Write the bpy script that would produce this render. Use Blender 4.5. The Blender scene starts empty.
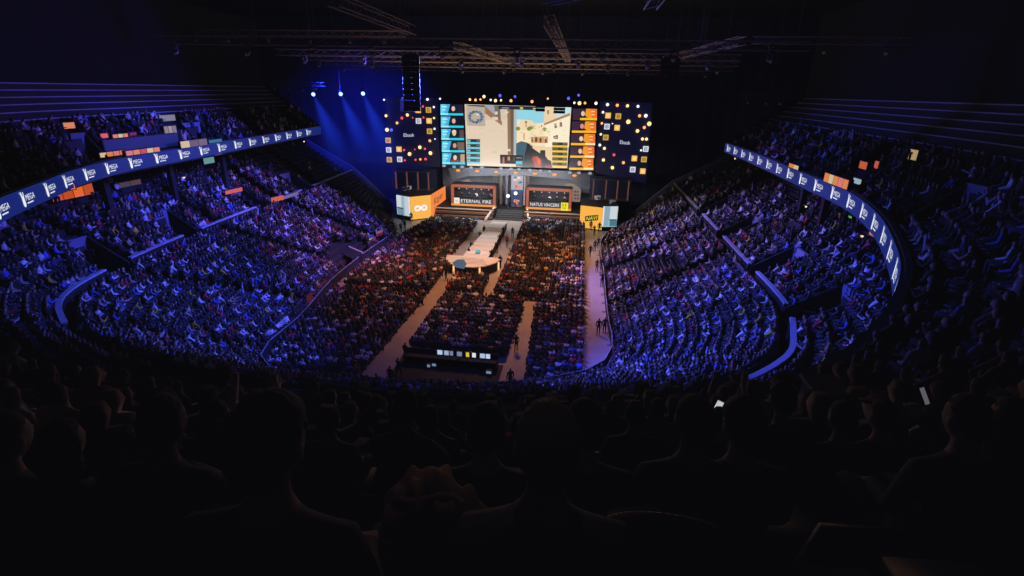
import bpy, bmesh, math, random
import numpy as np
from mathutils import Vector, Matrix

random.seed(7)
RNG = np.random.default_rng(7)
DEBUG = False
SC = bpy.context.scene
COL = SC.collection
PI = math.pi

# ------------------------------------------------------------------ camera
F_PX = 514.0
PITCH, ROLL, YAW = math.radians(21.03), math.radians(1.2), math.radians(7.35)
EYE = np.array([0.0, 0.0, 21.0])
FW = np.array([-math.sin(YAW) * math.cos(PITCH), math.cos(YAW) * math.cos(PITCH), -math.sin(PITCH)])
_r0 = np.array([math.cos(YAW), math.sin(YAW), 0.0])
_u0 = np.cross(_r0, FW)
RT = _r0 * math.cos(ROLL) + _u0 * math.sin(ROLL)
UP = _u0 * math.cos(ROLL) - _r0 * math.sin(ROLL)


def on_y(x, y, Y):
    d = FW * F_PX + RT * (x - 512) - UP * (y - 288)
    return EYE + d * (Y / d[1])


def on_z(x, y, z):
    d = FW * F_PX + RT * (x - 512) - UP * (y - 288)
    return EYE + d * ((z - EYE[2]) / d[2])


def on_x(x, y, X):
    d = FW * F_PX + RT * (x - 512) - UP * (y - 288)
    return EYE + d * (X / d[0])


def project(p):
    v = np.asarray(p, float) - EYE
    d = v @ FW
    return 512 + F_PX * (v @ RT) / d, 288 - F_PX * (v @ UP) / d, d


cam_data = bpy.data.cameras.new('camera')
cam = bpy.data.objects.new('camera', cam_data)
COL.objects.link(cam)
m = Matrix(((RT[0], UP[0], -FW[0], EYE[0]), (RT[1], UP[1], -FW[1], EYE[1]), (RT[2], UP[2], -FW[2], EYE[2]), (0, 0, 0, 1)))
cam.matrix_world = m
cam_data.sensor_width = 36.0
cam_data.lens = 36.0 * F_PX / 1024.0
cam_data.clip_start = 0.05
cam_data.clip_end = 500
SC.camera = cam
SC.view_settings.view_transform = 'Standard'
SC.view_settings.look = 'None'
SC.view_settings.use_curve_mapping = True
SC.view_settings.curve_mapping.black_level = (-0.0022, -0.0022, -0.0030)

# ------------------------------------------------------------------ words
_ONES = 'zeroth first second third fourth fifth sixth seventh eighth ninth tenth eleventh twelfth thirteenth fourteenth fifteenth sixteenth seventeenth eighteenth nineteenth'.split()
_TENS = 'x x twenty thirty forty fifty sixty seventy eighty ninety'.split()
_TENTH = 'x x twentieth thirtieth fortieth fiftieth sixtieth seventieth eightieth ninetieth'.split()


def ordinal(n):
    if n < 20:
        return _ONES[n]
    if n < 100:
        t, o = divmod(n, 10)
        return _TENTH[t] if o == 0 else _TENS[t] + '-' + _ONES[o]
    h, r = divmod(n, 100)
    return ('hundred-' if h == 1 else 'two-hundred-') + (ordinal(r) if r else 'th')


# ------------------------------------------------------------------ materials
def srgb(r, g, b):
    f = lambda c: c / 12.92 if c <= 0.04045 else ((c + 0.055) / 1.055) ** 2.4
    return (f(r / 255), f(g / 255), f(b / 255))


MATS = {}


def mat(name, col, rough=0.6, metal=0.0, vary=0.15, scale=4.0):
    if name in MATS:
        return MATS[name]
    m = bpy.data.materials.new(name)
    m.use_nodes = True
    nt = m.node_tree
    b = nt.nodes['Principled BSDF']
    b.inputs['Roughness'].default_value = rough
    b.inputs['Metallic'].default_value = metal
    tc = nt.nodes.new('ShaderNodeTexCoord')
    n = nt.nodes.new('ShaderNodeTexNoise')
    n.inputs['Scale'].default_value = scale
    n.inputs['Detail'].default_value = 3
    r = nt.nodes.new('ShaderNodeValToRGB')
    r.color_ramp.elements[0].color = tuple(c * (1 - vary) for c in col) + (1,)
    r.color_ramp.elements[1].color = tuple(min(1, c * (1 + vary)) for c in col) + (1,)
    nt.links.new(tc.outputs['Object'], n.inputs['Vector'])
    nt.links.new(n.outputs['Fac'], r.inputs['Fac'])
    nt.links.new(r.outputs['Color'], b.inputs['Base Color'])
    MATS[name] = m
    return m


def glow(name, col, strength=1.0):
    if name in MATS:
        return MATS[name]
    m = bpy.data.materials.new(name)
    m.use_nodes = True
    nt = m.node_tree
    b = nt.nodes['Principled BSDF']
    b.inputs['Base Color'].default_value = (0.02, 0.02, 0.02, 1)
    b.inputs['Roughness'].default_value = 0.5
    b.inputs['Emission Color'].default_value = tuple(col) + (1,)
    b.inputs['Emission Strength'].default_value = strength
    MATS[name] = m
    return m


def attr_glow(name, strength=1.0):
    if name in MATS:
        return MATS[name]
    m = bpy.data.materials.new(name)
    m.use_nodes = True
    nt = m.node_tree
    b = nt.nodes['Principled BSDF']
    b.inputs['Base Color'].default_value = (0.02, 0.02, 0.02, 1)
    a = nt.nodes.new('ShaderNodeAttribute')
    a.attribute_name = 'col'
    nt.links.new(a.outputs['Color'], b.inputs['Emission Color'])
    b.inputs['Emission Strength'].default_value = strength
    MATS[name] = m
    return m


def attr_mat(name, rough=0.8):
    if name in MATS:
        return MATS[name]
    m = bpy.data.materials.new(name)
    m.use_nodes = True
    nt = m.node_tree
    b = nt.nodes['Principled BSDF']
    b.inputs['Roughness'].default_value = rough
    a = nt.nodes.new('ShaderNodeAttribute')
    a.attribute_name = 'col'
    n = nt.nodes.new('ShaderNodeTexNoise')
    n.inputs['Scale'].default_value = 9
    mx = nt.nodes.new('ShaderNodeMix')
    mx.data_type = 'RGBA'
    mx.blend_type = 'MULTIPLY'
    mx.inputs['Factor'].default_value = 0.35
    nt.links.new(a.outputs['Color'], mx.inputs[6])
    nt.links.new(n.outputs['Color'], mx.inputs[7])
    nt.links.new(mx.outputs[2], b.inputs['Base Color'])
    MATS[name] = m
    return m


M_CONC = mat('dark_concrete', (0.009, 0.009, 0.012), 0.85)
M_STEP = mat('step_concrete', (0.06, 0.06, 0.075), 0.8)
M_BLACK = mat('black_paint', (0.012, 0.012, 0.014), 0.7)
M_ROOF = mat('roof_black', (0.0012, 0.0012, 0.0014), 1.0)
M_STEEL = mat('truss_steel', (0.30, 0.24, 0.19), 0.6, 0.0)
M_DSTEEL = mat('dark_steel', (0.08, 0.08, 0.085), 0.5, 0.3)
M_RAIL = mat('pale_rail', (0.42, 0.43, 0.48), 0.5)
M_FLOOR = mat('arena_floor', (0.36, 0.33, 0.31), 0.4, 0, 0.25, 0.6)
M_SEAT = mat('dark_seat', (0.012, 0.013, 0.02), 0.5)
M_VOM = mat('portal_wall', (0.16, 0.17, 0.26), 0.7)
M_WOOD = mat('stage_brown', (0.22, 0.11, 0.07), 0.5)
M_BENCH = mat('bench_rail', (0.30, 0.27, 0.36), 0.6)
M_NOSE = mat('stage_nosing', (0.7, 0.62, 0.55), 0.5)
M_DECK = mat('catwalk_deck', (0.72, 0.72, 0.70), 0.5)
M_NAVY = mat('navy_panel', (0.008, 0.010, 0.04), 0.6)
M_DRAPE = mat('blue_black_drape', (0.05, 0.06, 0.12), 0.9, 0, 0.3, 0.4)
M_CLOTH = mat('crowd_cloth', (0.3, 0.3, 0.3), 0.8)
M_PERSON = attr_mat('person_surface')
M_IMAGE = attr_glow('screen_image', 1.0)
M_WHITE = glow('white_lettering', (0.9, 0.92, 1.0), 1.0)


# ------------------------------------------------------------------ mesh helpers
class MB:
    """collects faces of one part; build() links ONE mesh object"""

    def __init__(self):
        self.v, self.f, self.mi, self.c = [], [], [], []
        self.mats = []

    def _m(self, material):
        if material is None:
            return 0
        if material not in self.mats:
            self.mats.append(material)
        return self.mats.index(material)

    def face(self, pts, material=None, col=None):
        k = len(self.v)
        self.v += [tuple(float(c) for c in p) for p in pts]
        self.f.append(tuple(range(k, k + len(pts))))
        self.mi.append(self._m(material))
        self.c.append(col)

    def mesh(self, verts, faces, material=None, col=None):
        k = len(self.v)
        self.v += [tuple(float(c) for c in p) for p in verts]
        mi = self._m(material)
        for f in faces:
            self.f.append(tuple(k + i for i in f))
            self.mi.append(mi)
            self.c.append(col)

    def box(self, lo, hi, material=None, M=None, col=None):
        x0, y0, z0 = lo
        x1, y1, z1 = hi
        vs = [(x0, y0, z0), (x1, y0, z0), (x1, y1, z0), (x0, y1, z0), (x0, y0, z1), (x1, y0, z1), (x1, y1, z1), (x0, y1, z1)]
        if M is not None:
            vs = [tuple(M @ Vector(p)) for p in vs]
        self.mesh(vs, [(0, 3, 2, 1), (4, 5, 6, 7), (0, 1, 5, 4), (1, 2, 6, 5), (2, 3, 7, 6), (3, 0, 4, 7)], material, col)

    def prism(self, poly, z0, z1, material=None):
        n = len(poly)
        vs = [(p[0], p[1], z0) for p in poly] + [(p[0], p[1], z1) for p in poly]
        fs = [tuple(range(n - 1, -1, -1)), tuple(range(n, 2 * n))] + [(i, (i + 1) % n, n + (i + 1) % n, n + i) for i in range(n)]
        self.mesh(vs, fs, material)

    def tube(self, a, b, r, material=None, n=6, r2=None, col=None):
        a, b = Vector([float(c) for c in a]), Vector([float(c) for c in b])
        d = b - a
        if d.length < 1e-6:
            return
        q = d.to_track_quat('Z', 'Y')
        r2 = r if r2 is None else r2
        vs = []
        for (o, rr) in ((a, r), (b, r2)):
            for i in range(n):
                t = 2 * PI * i / n
                vs.append(tuple(o + q @ Vector((rr * math.cos(t), rr * math.sin(t), 0))))
        fs = [(i, (i + 1) % n, n + (i + 1) % n, n + i) for i in range(n)] + [tuple(range(n - 1, -1, -1)), tuple(range(n, 2 * n))]
        self.mesh(vs, fs, material, col)

    def path(self, pts, r, material=None, n=6):
        for a, b in zip(pts, pts[1:]):
            self.tube(a, b, r, material, n)

    def ball(self, c, r, material=None, seg=10, ring=6, sc=(1, 1, 1), col=None):
        vs, fs = [], []
        for i in range(ring + 1):
            ph = PI * i / ring
            for j in range(seg):
                th = 2 * PI * j / seg
                vs.append((c[0] + r * sc[0] * math.sin(ph) * math.cos(th), c[1] + r * sc[1] * math.sin(ph) * math.sin(th), c[2] + r * sc[2] * math.cos(ph)))
        for i in range(ring):
            for j in range(seg):
                fs.append((i * seg + j, (i + 1) * seg + j, (i + 1) * seg + (j + 1) % seg, i * seg + (j + 1) % seg))
        self.mesh(vs, fs, material, col)

    def build(self, name, material=None, parent=None, smooth=False, merge=True):
        me = bpy.data.meshes.new(name)
        me.from_pydata(self.v, [], self.f)
        mats = self.mats or ([material] if material else [])
        for mm in mats:
            me.materials.append(mm)
        if any(self.mi):
            me.polygons.foreach_set('material_index', self.mi)
        if any(c is not None for c in self.c):
            a = me.attributes.new('col', 'FLOAT_COLOR', 'CORNER')
            vals = []
            for p, c in zip(self.f, self.c):
                vals += list((c or (0.1, 0.1, 0.1)) + (1.0,)) * len(p)
            a.data.foreach_set('color', vals)
        if smooth:
            me.polygons.foreach_set('use_smooth', [True] * len(me.polygons))
        me.update()
        o = bpy.data.objects.new(name, me)
        COL.objects.link(o)
        if parent is not None:
            o.parent = parent
            o.matrix_parent_inverse = parent.matrix_basis.inverted()
        return o


def tag(o, label=None, cat=None, group=None, kind=None):
    if label:
        o['label'] = label
    if cat:
        o['category'] = cat
    if group:
        o['group'] = group
    if kind:
        o['kind'] = kind
    return o


def thing(name, loc, label, cat, group=None):
    o = bpy.data.objects.new(name, None)
    o.empty_display_size = 0.2
    o.location = tuple(float(c) for c in loc)
    COL.objects.link(o)
    return tag(o, label, cat, group)


def struct(o):
    o['kind'] = 'structure'
    return o


_TXT = {}


def text_geo(s, shear=0.0):
    key = (s, shear)
    if key not in _TXT:
        cu = bpy.data.curves.new('t', 'FONT')
        cu.body = s
        cu.shear = shear
        cu.resolution_u = 3
        ob = bpy.data.objects.new('t', cu)
        COL.objects.link(ob)
        dg = bpy.context.evaluated_depsgraph_get()
        me = bpy.data.meshes.new_from_object(ob.evaluated_get(dg))
        vs = [tuple(v.co) for v in me.vertices]
        fs = [tuple(p.vertices) for p in me.polygons]
        bpy.data.objects.remove(ob)
        bpy.data.curves.remove(cu)
        bpy.data.meshes.remove(me)
        xs, ys = [v[0] for v in vs], [v[1] for v in vs]
        x0, x1, y0, y1 = min(xs), max(xs), min(ys), max(ys)
        _TXT[key] = ([((v[0] - x0) / (x1 - x0), (v[1] - y0) / (y1 - y0)) for v in vs], fs)
    return _TXT[key]


def quad_text(mb, s, quad, material=None, col=None, shear=0.0):
    """quad: bl, br, tr, tl world points"""
    uv, fs = text_geo(s, shear)
    bl, br, tr, tl = [np.array(q, float) for q in quad]
    vs = [(bl * (1 - u) + br * u) * (1 - v) + (tl * (1 - u) + tr * u) * v for u, v in uv]
    mb.mesh(vs, fs, material, col)


def lerp(a, b, t):
    return a + (b - a) * t


# ------------------------------------------------------------------ bowl curves (x, y), stage end on the right -> round the near end -> stage end on the left
C_FLOOR = [(8.6, 88), (3.6, 74), (3.4, 58), (3.4, 46), (3.6, 40.5), (3.0, 37.4), (1.6, 35.3), (-1.5, 33.5), (-6, 32), (-11, 31.2), (-16, 30.8), (-20.5, 31), (-23.3, 32), (-24.8, 34.8), (-25.1, 41), (-26.6, 50), (-27.1, 60), (-27.5, 73), (-33.4, 88)]
C_RAIL = [(15.0, 88), (14.95, 72), (14.9, 58), (14.85, 46), (14.8, 36.5), (13.5, 31), (11.6, 27.3), (7, 23.5), (0, 21.3), (-7, 20.6), (-14, 20.6), (-20, 21.2), (-26.5, 22.8), (-31.2, 25.2), (-35.0, 29.4), (-37.1, 38.5), (-38.2, 52), (-38.9, 68), (-40.2, 88)]
C_OUT = [(23.5, 88), (23.4, 72), (23.3, 58), (23.2, 46), (23.0, 33), (21.8, 24), (18.5, 16), (12, 9), (3, 5.6), (-6, 4.8), (-15, 5.2), (-23, 7.8), (-31, 13), (-37, 18.5), (-42.3, 25.5), (-44.8, 36), (-46.2, 52), (-47.2, 68), (-48.5, 88)]
C_BALC = [(17.3, 68), (17.4, 60), (17.3, 52), (17.0, 43), (16.7, 35), (15.2, 28.2), (12.8, 21.8), (10.6, 17.3), (7.5, 12.8), (4.4, 9.9), (0, 8.2), (-5, 7.6), (-10, 7.9), (-15, 9.6), (-20, 12.6), (-24.5, 16.7), (-28.0, 20.8), (-31.2, 26.3), (-33.5, 30.5), (-35.5, 36.5), (-36.1, 44), (-37.2, 57), (-38.6, 74.5)]
C_TOP = [(25.2, 68), (25.2, 60), (25.1, 52), (25.0, 43), (24.9, 32), (23.8, 22.5), (21.0, 14), (17.0, 7.8), (12.0, 2.8), (6.4, -0.3), (0, -1.7), (-5, -2.2), (-11, -2), (-18, -0.2), (-25, 3.3), (-31, 8.6), (-35.6, 14.4), (-39.5, 22.0), (-41.5, 28.0), (-43.5, 35.5), (-44.2, 44), (-45.2, 57), (-46.4, 74.5)]


def catmull(P, n=10):
    P = [np.array(p, float) for p in P]
    Q = [2 * P[0] - P[1]] + P + [2 * P[-1] - P[-2]]
    out = []
    for i in range(1, len(Q) - 2):
        a, b, c, d = Q[i - 1], Q[i], Q[i + 1], Q[i + 2]
        for k in range(n):
            t = k / n
            out.append(0.5 * ((2 * b) + (-a + c) * t + (2 * a - 5 * b + 4 * c - d) * t * t + (-a + 3 * b - 3 * c + d) * t ** 3))
    out.append(P[-1])
    return np.array(out)


K_FLOOR, K_RAIL, K_OUT, K_BALC, K_TOP = [catmull(c) for c in (C_FLOOR, C_RAIL, C_OUT, C_BALC, C_TOP)]

# tiers: inner curve, outer curve, z of first and last tread, rows
TIERS = {
    'lower': dict(A=K_FLOOR, B=K_RAIL, s0=0.045, s1=0.97, z0=0.35, z1=6.1, n=14),
    'middle': dict(A=K_RAIL, B=K_OUT, s0=0.04, s1=1.0, z0=6.6, z1=11.2, n=10),
    'upper': dict(A=K_BALC, B=K_TOP, s0=0.03, s1=1.0, z0=14.85, z1=20.2, n=12),
}
# portals: (tier, side x sign, y centre, half width, rows deep)
PORTALS = [('middle', 1, 34.3, 1.0, 4), ('middle', 1, 43.6, 1.0, 4), ('middle', 1, 55.5, 1.0, 4), ('middle', 1, 66.0, 1.0, 4),
           ('middle', -1, 34.6, 1.0, 4), ('middle', -1, 44.6, 1.0, 4), ('middle', -1, 57.5, 1.2, 4), ('middle', -1, 70.0, 1.2, 4),
           ('upper', 1, 26.0, 1.0, 4), ('upper', 1, 60.0, 1.0, 4), ('upper', -1, 35.0, 1.0, 4), ('upper', -1, 49.5, 1.0, 4)]


def portal_at(tier, x, y, row, pad=0.0):
    for t, sx, yc, hw, rows in PORTALS:
        if t == tier and (x + 10) * sx > 0 and abs(y - yc) < hw + pad and row < rows:
            return True
    return False


def bare_row(key, i, y):
    return key == 'upper' and i >= 6 and y > 27


def row_curve(T, s):
    k = T['s0'] + (T['s1'] - T['s0']) * s
    return T['A'] + (T['B'] - T['A']) * k


def tread_z(T, i):
    return T['z0'] + (T['z1'] - T['z0']) * i / (T['n'] - 1)


# ------------------------------------------------------------------ setting
def build_tier(name, key):
    T = TIERS[key]
    mb = MB()
    n = T['n']
    for i in range(n):
        a, b = row_curve(T, i / n), row_curve(T, (i + 1) / n)
        z = tread_z(T, i)
        zp = tread_z(T, i - 1) if i else z - 0.6
        for j in range(len(a) - 1):
            cx, cy = (a[j] + b[j + 1]) / 2
            if portal_at(key, cx, cy, i):
                continue
            mb.face([(*a[j], z), (*a[j + 1], z), (*b[j + 1], z), (*b[j], z)], M_CONC)
            mb.face([(*a[j], zp), (*a[j + 1], zp), (*a[j + 1], z), (*a[j], z)], M_CONC)
            if bare_row(key, i, cy):   # folded bench rows without loose seats: a pale bench rail on a dark back
                na = a + (b - a) * 0.55
                nb = a + (b - a) * 0.62
                mb.face([(*na[j], z), (*na[j + 1], z), (*nb[j + 1], z + .54), (*nb[j], z + .54)], M_CONC)
                nc = a + (b - a) * 0.65
                mb.face([(*nb[j], z + .62), (*nb[j + 1], z + .62), (*nc[j + 1], z + .62), (*nc[j], z + .62)], M_BENCH)
                mb.face([(*nb[j], z + .54), (*nb[j + 1], z + .54), (*nb[j + 1], z + .62), (*nb[j], z + .62)], M_BENCH)
    return struct(mb.build(name, M_CONC))


# 10 curve samples per control interval
build_tier('floor_lower_terrace', 'lower')
build_tier('floor_middle_terrace', 'middle')
build_tier('floor_upper_terrace', 'upper')

mb = MB()
mb.face([(-70, -20, 0), (60, -20, 0), (60, 102, 0), (-70, 102, 0)], M_FLOOR)
struct(mb.build('floor', M_FLOOR))

# portals: flat dark passage, side walls and a pale back wall
for (t, sx, yc, hw, rows) in PORTALS:
    T = TIERS[t]
    z0 = T['z0'] - (0.25 if t == 'middle' else .0)
    row0, rowe = row_curve(T, 0), row_curve(T, rows / T['n'])
    sel = [k for k in range(len(row0)) if (row0[k][0] + 10) * sx > 0]
    k0 = min(sel, key=lambda k: abs(row0[k][1] - yc))
    ke = min(sel, key=lambda k: abs(rowe[k][1] - yc))
    xa, xb = row0[k0][0] - sx * 0.1, rowe[ke][0]
    if t == 'upper':
        xa += sx * 1.0
    zt = tread_z(T, rows) + 0.55
    mb = MB()
    hw2 = hw + 0.25
    lo, hi = min(xa, xb), max(xa, xb)
    mb.box((lo, yc - hw2, z0 - .1), (hi, yc + hw2, z0), M_VOM)
    for s in (-1, 1):   # raked side wall
        y = yc + s * hw2
        za = T['z0'] + 0.5
        pts = [(xa, z0), (xb, z0), (xb, zt), (xa, za)]
        mb.mesh([(p[0], y - .08, p[1]) for p in pts] + [(p[0], y + .08, p[1]) for p in pts],
                [(0, 1, 2, 3), (7, 6, 5, 4), (0, 4, 5, 1), (1, 5, 6, 2), (2, 6, 7, 3), (3, 7, 4, 0)], M_CONC)
    mb.box((xb - .1, yc - hw2, z0 + 2.2 if t == 'x' else z0), (xb + .1, yc + hw2, zt), M_VOM)
    mb.box((xb - .13 if sx > 0 else xb + .1, yc - .8, z0), (xb - .1 if sx > 0 else xb + .13, yc + .8, z0 + 2.1), M_BLACK)
    struct(mb.build('wall_portal'))

# low wall with a pale coping in front of the middle terrace, broken at the portals
mb_wall, mb_cop = MB(), MB()
rail = TIERS['middle']['A'] + (TIERS['middle']['B'] - TIERS['middle']['A']) * 0.02
for j in range(len(rail) - 1):
    a, b = rail[j], rail[j + 1]
    c = (a + b) / 2
    if portal_at('middle', c[0], c[1], 0, 0.2) or c[1] < 24.5:
        continue
    d = (b - a) / np.linalg.norm(b - a)
    nrm = np.array([-d[1], d[0]]) * 0.13
    mb_wall.mesh([(*(a - nrm), 5.6), (*(b - nrm), 5.6), (*(b - nrm), 7.25), (*(a - nrm), 7.25), (*(a + nrm), 5.6), (*(b + nrm), 5.6), (*(b + nrm), 7.25), (*(a + nrm), 7.25)],
                 [(0, 1, 2, 3), (7, 6, 5, 4), (0, 3, 7, 4), (1, 5, 6, 2)], M_CONC)
    n2 = nrm * 1.25
    mb_cop.mesh([(*(a - n2), 7.25), (*(b - n2), 7.25), (*(b - n2), 7.38), (*(a - n2), 7.38), (*(a + n2), 7.25), (*(b + n2), 7.25), (*(b + n2), 7.38), (*(a + n2), 7.38)],
                [(0, 1, 2, 3), (7, 6, 5, 4), (0, 3, 7, 4), (1, 5, 6, 2), (3, 2, 6, 7), (0, 4, 5, 1)], M_RAIL)
struct(mb_wall.build('wall_terrace'))
struct(mb_cop.build('trim_coping'))

# end walls of the stands by the stage, walls behind the stands, roof, stage drape
mb = MB()
for sx, prof in ((1, [(8.7, 1.6), (15, 7.6), (23.5, 12.2), (23.5, 0), (8.7, 0)]), (-1, [(-33.6, 1.6), (-40.2, 7.6), (-48.6, 12.2), (-48.6, 0), (-33.6, 0)])):
    mb.mesh([(p[0], 88.2, p[1]) for p in prof] + [(p[0], 88.8, p[1]) for p in prof], [(0, 1, 2, 3, 4), (9, 8, 7, 6, 5), (0, 5, 6, 1), (1, 6, 7, 2), (2, 7, 8, 3)], M_VOM)
struct(mb.build('wall_stand_ends'))
mb = MB()
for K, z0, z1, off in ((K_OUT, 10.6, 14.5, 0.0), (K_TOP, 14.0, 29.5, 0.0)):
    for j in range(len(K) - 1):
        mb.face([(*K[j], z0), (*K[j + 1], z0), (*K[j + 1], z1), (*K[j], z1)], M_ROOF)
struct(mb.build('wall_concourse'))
mb = MB()   # underside of the upper terrace
for j in range(len(K_BALC) - 1):
    mb.face([(*K_BALC[j], 14.38), (*K_BALC[j + 1], 14.38), (*K_TOP[j + 1], 15.0), (*K_TOP[j], 15.0)], M_BLACK)
struct(mb.build('ceiling_under_balcony'))
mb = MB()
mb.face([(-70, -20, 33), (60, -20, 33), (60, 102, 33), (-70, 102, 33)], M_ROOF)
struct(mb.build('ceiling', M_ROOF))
mb = MB()
N = 120
for i in range(N):   # pleated drape
    xa, xb = -70 + 130 * i / N, -70 + 130 * (i + 1) / N
    ya, yb = 99.5 + 0.12 * (i % 2), 99.5 + 0.12 * ((i + 1) % 2)
    mb.face([(xa, ya, 0), (xb, yb, 0), (xb, yb, 33), (xa, ya, 33)], M_DRAPE)
struct(mb.build('wall_back'))
mb = MB()
mb.face([(-70, -20, 0), (-70, 102, 0), (-70, 102, 33), (-70, -20, 33)], M_ROOF)
struct(mb.build('wall_left'))
mb = MB()
mb.face([(60, -20, 0), (60, 102, 0), (60, 102, 33), (60, -20, 33)], M_ROOF)
struct(mb.build('wall_right'))

# stair flights in the aisles
AISLES = {'lower': [], 'middle': [], 'upper': []}


def aisle_marks(key, spacing):
    K = TIERS[key]['A']
    L = np.concatenate([[0], np.cumsum(np.linalg.norm(np.diff(K, axis=0), axis=1))])
    marks = np.arange(spacing * 0.6, L[-1], spacing)
    return [float(np.interp(mk, L, np.arange(len(K)))) for mk in marks]


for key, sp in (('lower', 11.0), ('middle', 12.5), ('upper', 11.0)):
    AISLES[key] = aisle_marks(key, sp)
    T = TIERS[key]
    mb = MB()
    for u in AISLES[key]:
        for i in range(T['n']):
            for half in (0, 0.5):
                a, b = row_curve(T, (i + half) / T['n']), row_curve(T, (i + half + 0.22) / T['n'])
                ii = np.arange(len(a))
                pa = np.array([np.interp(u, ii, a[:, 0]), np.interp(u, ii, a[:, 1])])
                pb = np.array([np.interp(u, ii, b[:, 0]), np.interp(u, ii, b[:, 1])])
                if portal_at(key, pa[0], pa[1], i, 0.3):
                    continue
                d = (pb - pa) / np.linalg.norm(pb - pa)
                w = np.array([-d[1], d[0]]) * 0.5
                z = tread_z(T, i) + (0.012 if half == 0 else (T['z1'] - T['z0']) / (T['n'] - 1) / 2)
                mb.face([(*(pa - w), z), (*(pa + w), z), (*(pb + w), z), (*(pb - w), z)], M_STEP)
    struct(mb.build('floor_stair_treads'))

# ------------------------------------------------------------------ balcony front and LED ribbon
mb = MB()
for j in range(len(K_BALC) - 1):
    a, b = K_BALC[j], K_BALC[j + 1]
    d = (b - a) / np.linalg.norm(b - a)
    w = np.array([-d[1], d[0]])      # points away from the floor on this winding
    w = w if np.dot(w, (K_TOP[j] - a)) > 0 else -w
    o = w * 0.2
    mb.mesh([(*a, 14.38), (*b, 14.38), (*b, 15.62), (*a, 15.62), (*(a + o), 14.38), (*(b + o), 14.38), (*(b + o), 15.62), (*(a + o), 15.62)],
            [(0, 1, 2, 3), (7, 6, 5, 4), (3, 2, 6, 7), (0, 4, 5, 1)], M_BLACK)
for K, e in ((0, 1), (-1, -1)):     # closed ends of the upper terrace
    a, b = K_BALC[K], K_TOP[K]
    mb.face([(*a, 14.38), (*b, 15.0), (*b, 21.4), (*a, 15.7)], M_BLACK)
struct(mb.build('wall_balcony_front'))

M_RIB = glow('ribbon_blue', srgb(5, 30, 108), 1.0)
M_RIBLOGO = glow('ribbon_white', (0.85, 0.9, 1.0), 0.95)
M_PINK = glow('pink_edge_glow', srgb(120, 78, 120), 1.0)


def ribbon(k0, k1, label):
    K = K_BALC[k0:k1 + 1]
    r = thing('led_ribbon', (*K[len(K) // 2], 14.5), label, 'screen')
    L = np.concatenate([[0], np.cumsum(np.linalg.norm(np.diff(K, axis=0), axis=1))])
    T = K_TOP[k0:k1 + 1]

    def at(s, h, off):
        ii = np.arange(len(K))
        u = np.interp(s, L, ii)
        p = np.array([np.interp(u, ii, K[:, 0]), np.interp(u, ii, K[:, 1])])
        q = np.array([np.interp(u, ii, T[:, 0]), np.interp(u, ii, T[:, 1])])
        j = min(int(u), len(K) - 2)
        d = (K[j + 1] - K[j]) / np.linalg.norm(K[j + 1] - K[j])
        w = np.array([-d[1], d[0]])
        w = w if np.dot(w, q - p) > 0 else -w
        p = p - w * off
        return (p[0], p[1], 14.45 + h)

    mb = MB()
    for j in range(len(K) - 1):
        mb.face([at(L[j], 0, .12), at(L[j + 1], 0, .12), at(L[j + 1], 1.08, .12), at(L[j], 1.08, .12)], M_RIB)
        mb.face([at(L[j], 0, .12), at(L[j + 1], 0, .12), at(L[j + 1], 0, .0), at(L[j], 0, .0)], M_BLACK)
        mb.face([at(L[j], 1.08, .12), at(L[j + 1], 1.08, .12), at(L[j + 1], 1.08, .0), at(L[j], 1.08, .0)], M_BLACK)
    band = mb.build('display_band', M_RIB, r)
    s = 0.9
    while s < L[-1] - 2.2:
        lg = MB()
        def P(u, v):
            return at(s + u, 0.14 + v, .135)
        n = 12
        lg.face([P(.34 + .15 * math.cos(2 * PI * i / n), .2 + .19 * math.sin(2 * PI * i / n)) for i in range(n)], M_RIBLOGO)
        lg.face([P(.2, .28), P(.48, .28), P(.46, .56), P(.2, .6)], M_RIBLOGO)
        lg.face([P(.02, .84), P(.10, .80), P(.24, .50), P(.30, .56), P(.17, .62)][:4], M_RIBLOGO)
        lg.face([P(.20, .5), P(.34, .5), P(.26, .84), P(.18, .84)], M_RIBLOGO)
        lg.face([P(.36, .5), P(.47, .5), P(.50, .80), P(.42, .80)], M_RIBLOGO)
        uv, fs = text_geo('MEGA', 0.15)
        lg.mesh([P(.60 + 1.05 * u, .30 + .32 * v) for u, v in uv], fs, M_RIBLOGO)
        for (u0, u1) in ((.66, .84), (.87, .98), (1.01, 1.2), (1.23, 1.36)):
            lg.face([P(u0, .13), P(u1, .13), P(u1, .20), P(u0, .20)], M_RIBLOGO)
        lg.build('logo', M_RIBLOGO, band)
        s += 2.97
    return r


MID = 110
ribbon(0, MID, 'curved blue LED ribbon with white logos along the balcony of the right upper stand')
ribbon(MID, len(K_BALC) - 1, 'curved blue LED ribbon with white logos along the balcony of the left upper stand')

# ------------------------------------------------------------------ stage
class Paint:
    """flat coloured polygons of one screen picture, laid on the plane y=Y"""

    def __init__(self, Y, step=0.012):
        self.mb, self.Y, self.step, self.k = MB(), Y, step, 0

    def poly(self, px, rgb, same=False):
        if not same:
            self.k += 1
        self.mb.face([on_y(x, y, self.Y - self.step * self.k) for x, y in px], M_IMAGE, srgb(*rgb))

    def rect(self, x0, y0, x1, y1, rgb, skew=0.0, same=False):
        self.poly([(x0, y0), (x1, y0 + skew), (x1, y1 + skew), (x0, y1)], rgb, same)

    def disc(self, x, y, rx, ry, rgb, n=12, same=False):
        self.poly([(x + rx * math.cos(2 * PI * i / n), y + ry * math.sin(2 * PI * i / n)) for i in range(n)], rgb, same)


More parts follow.
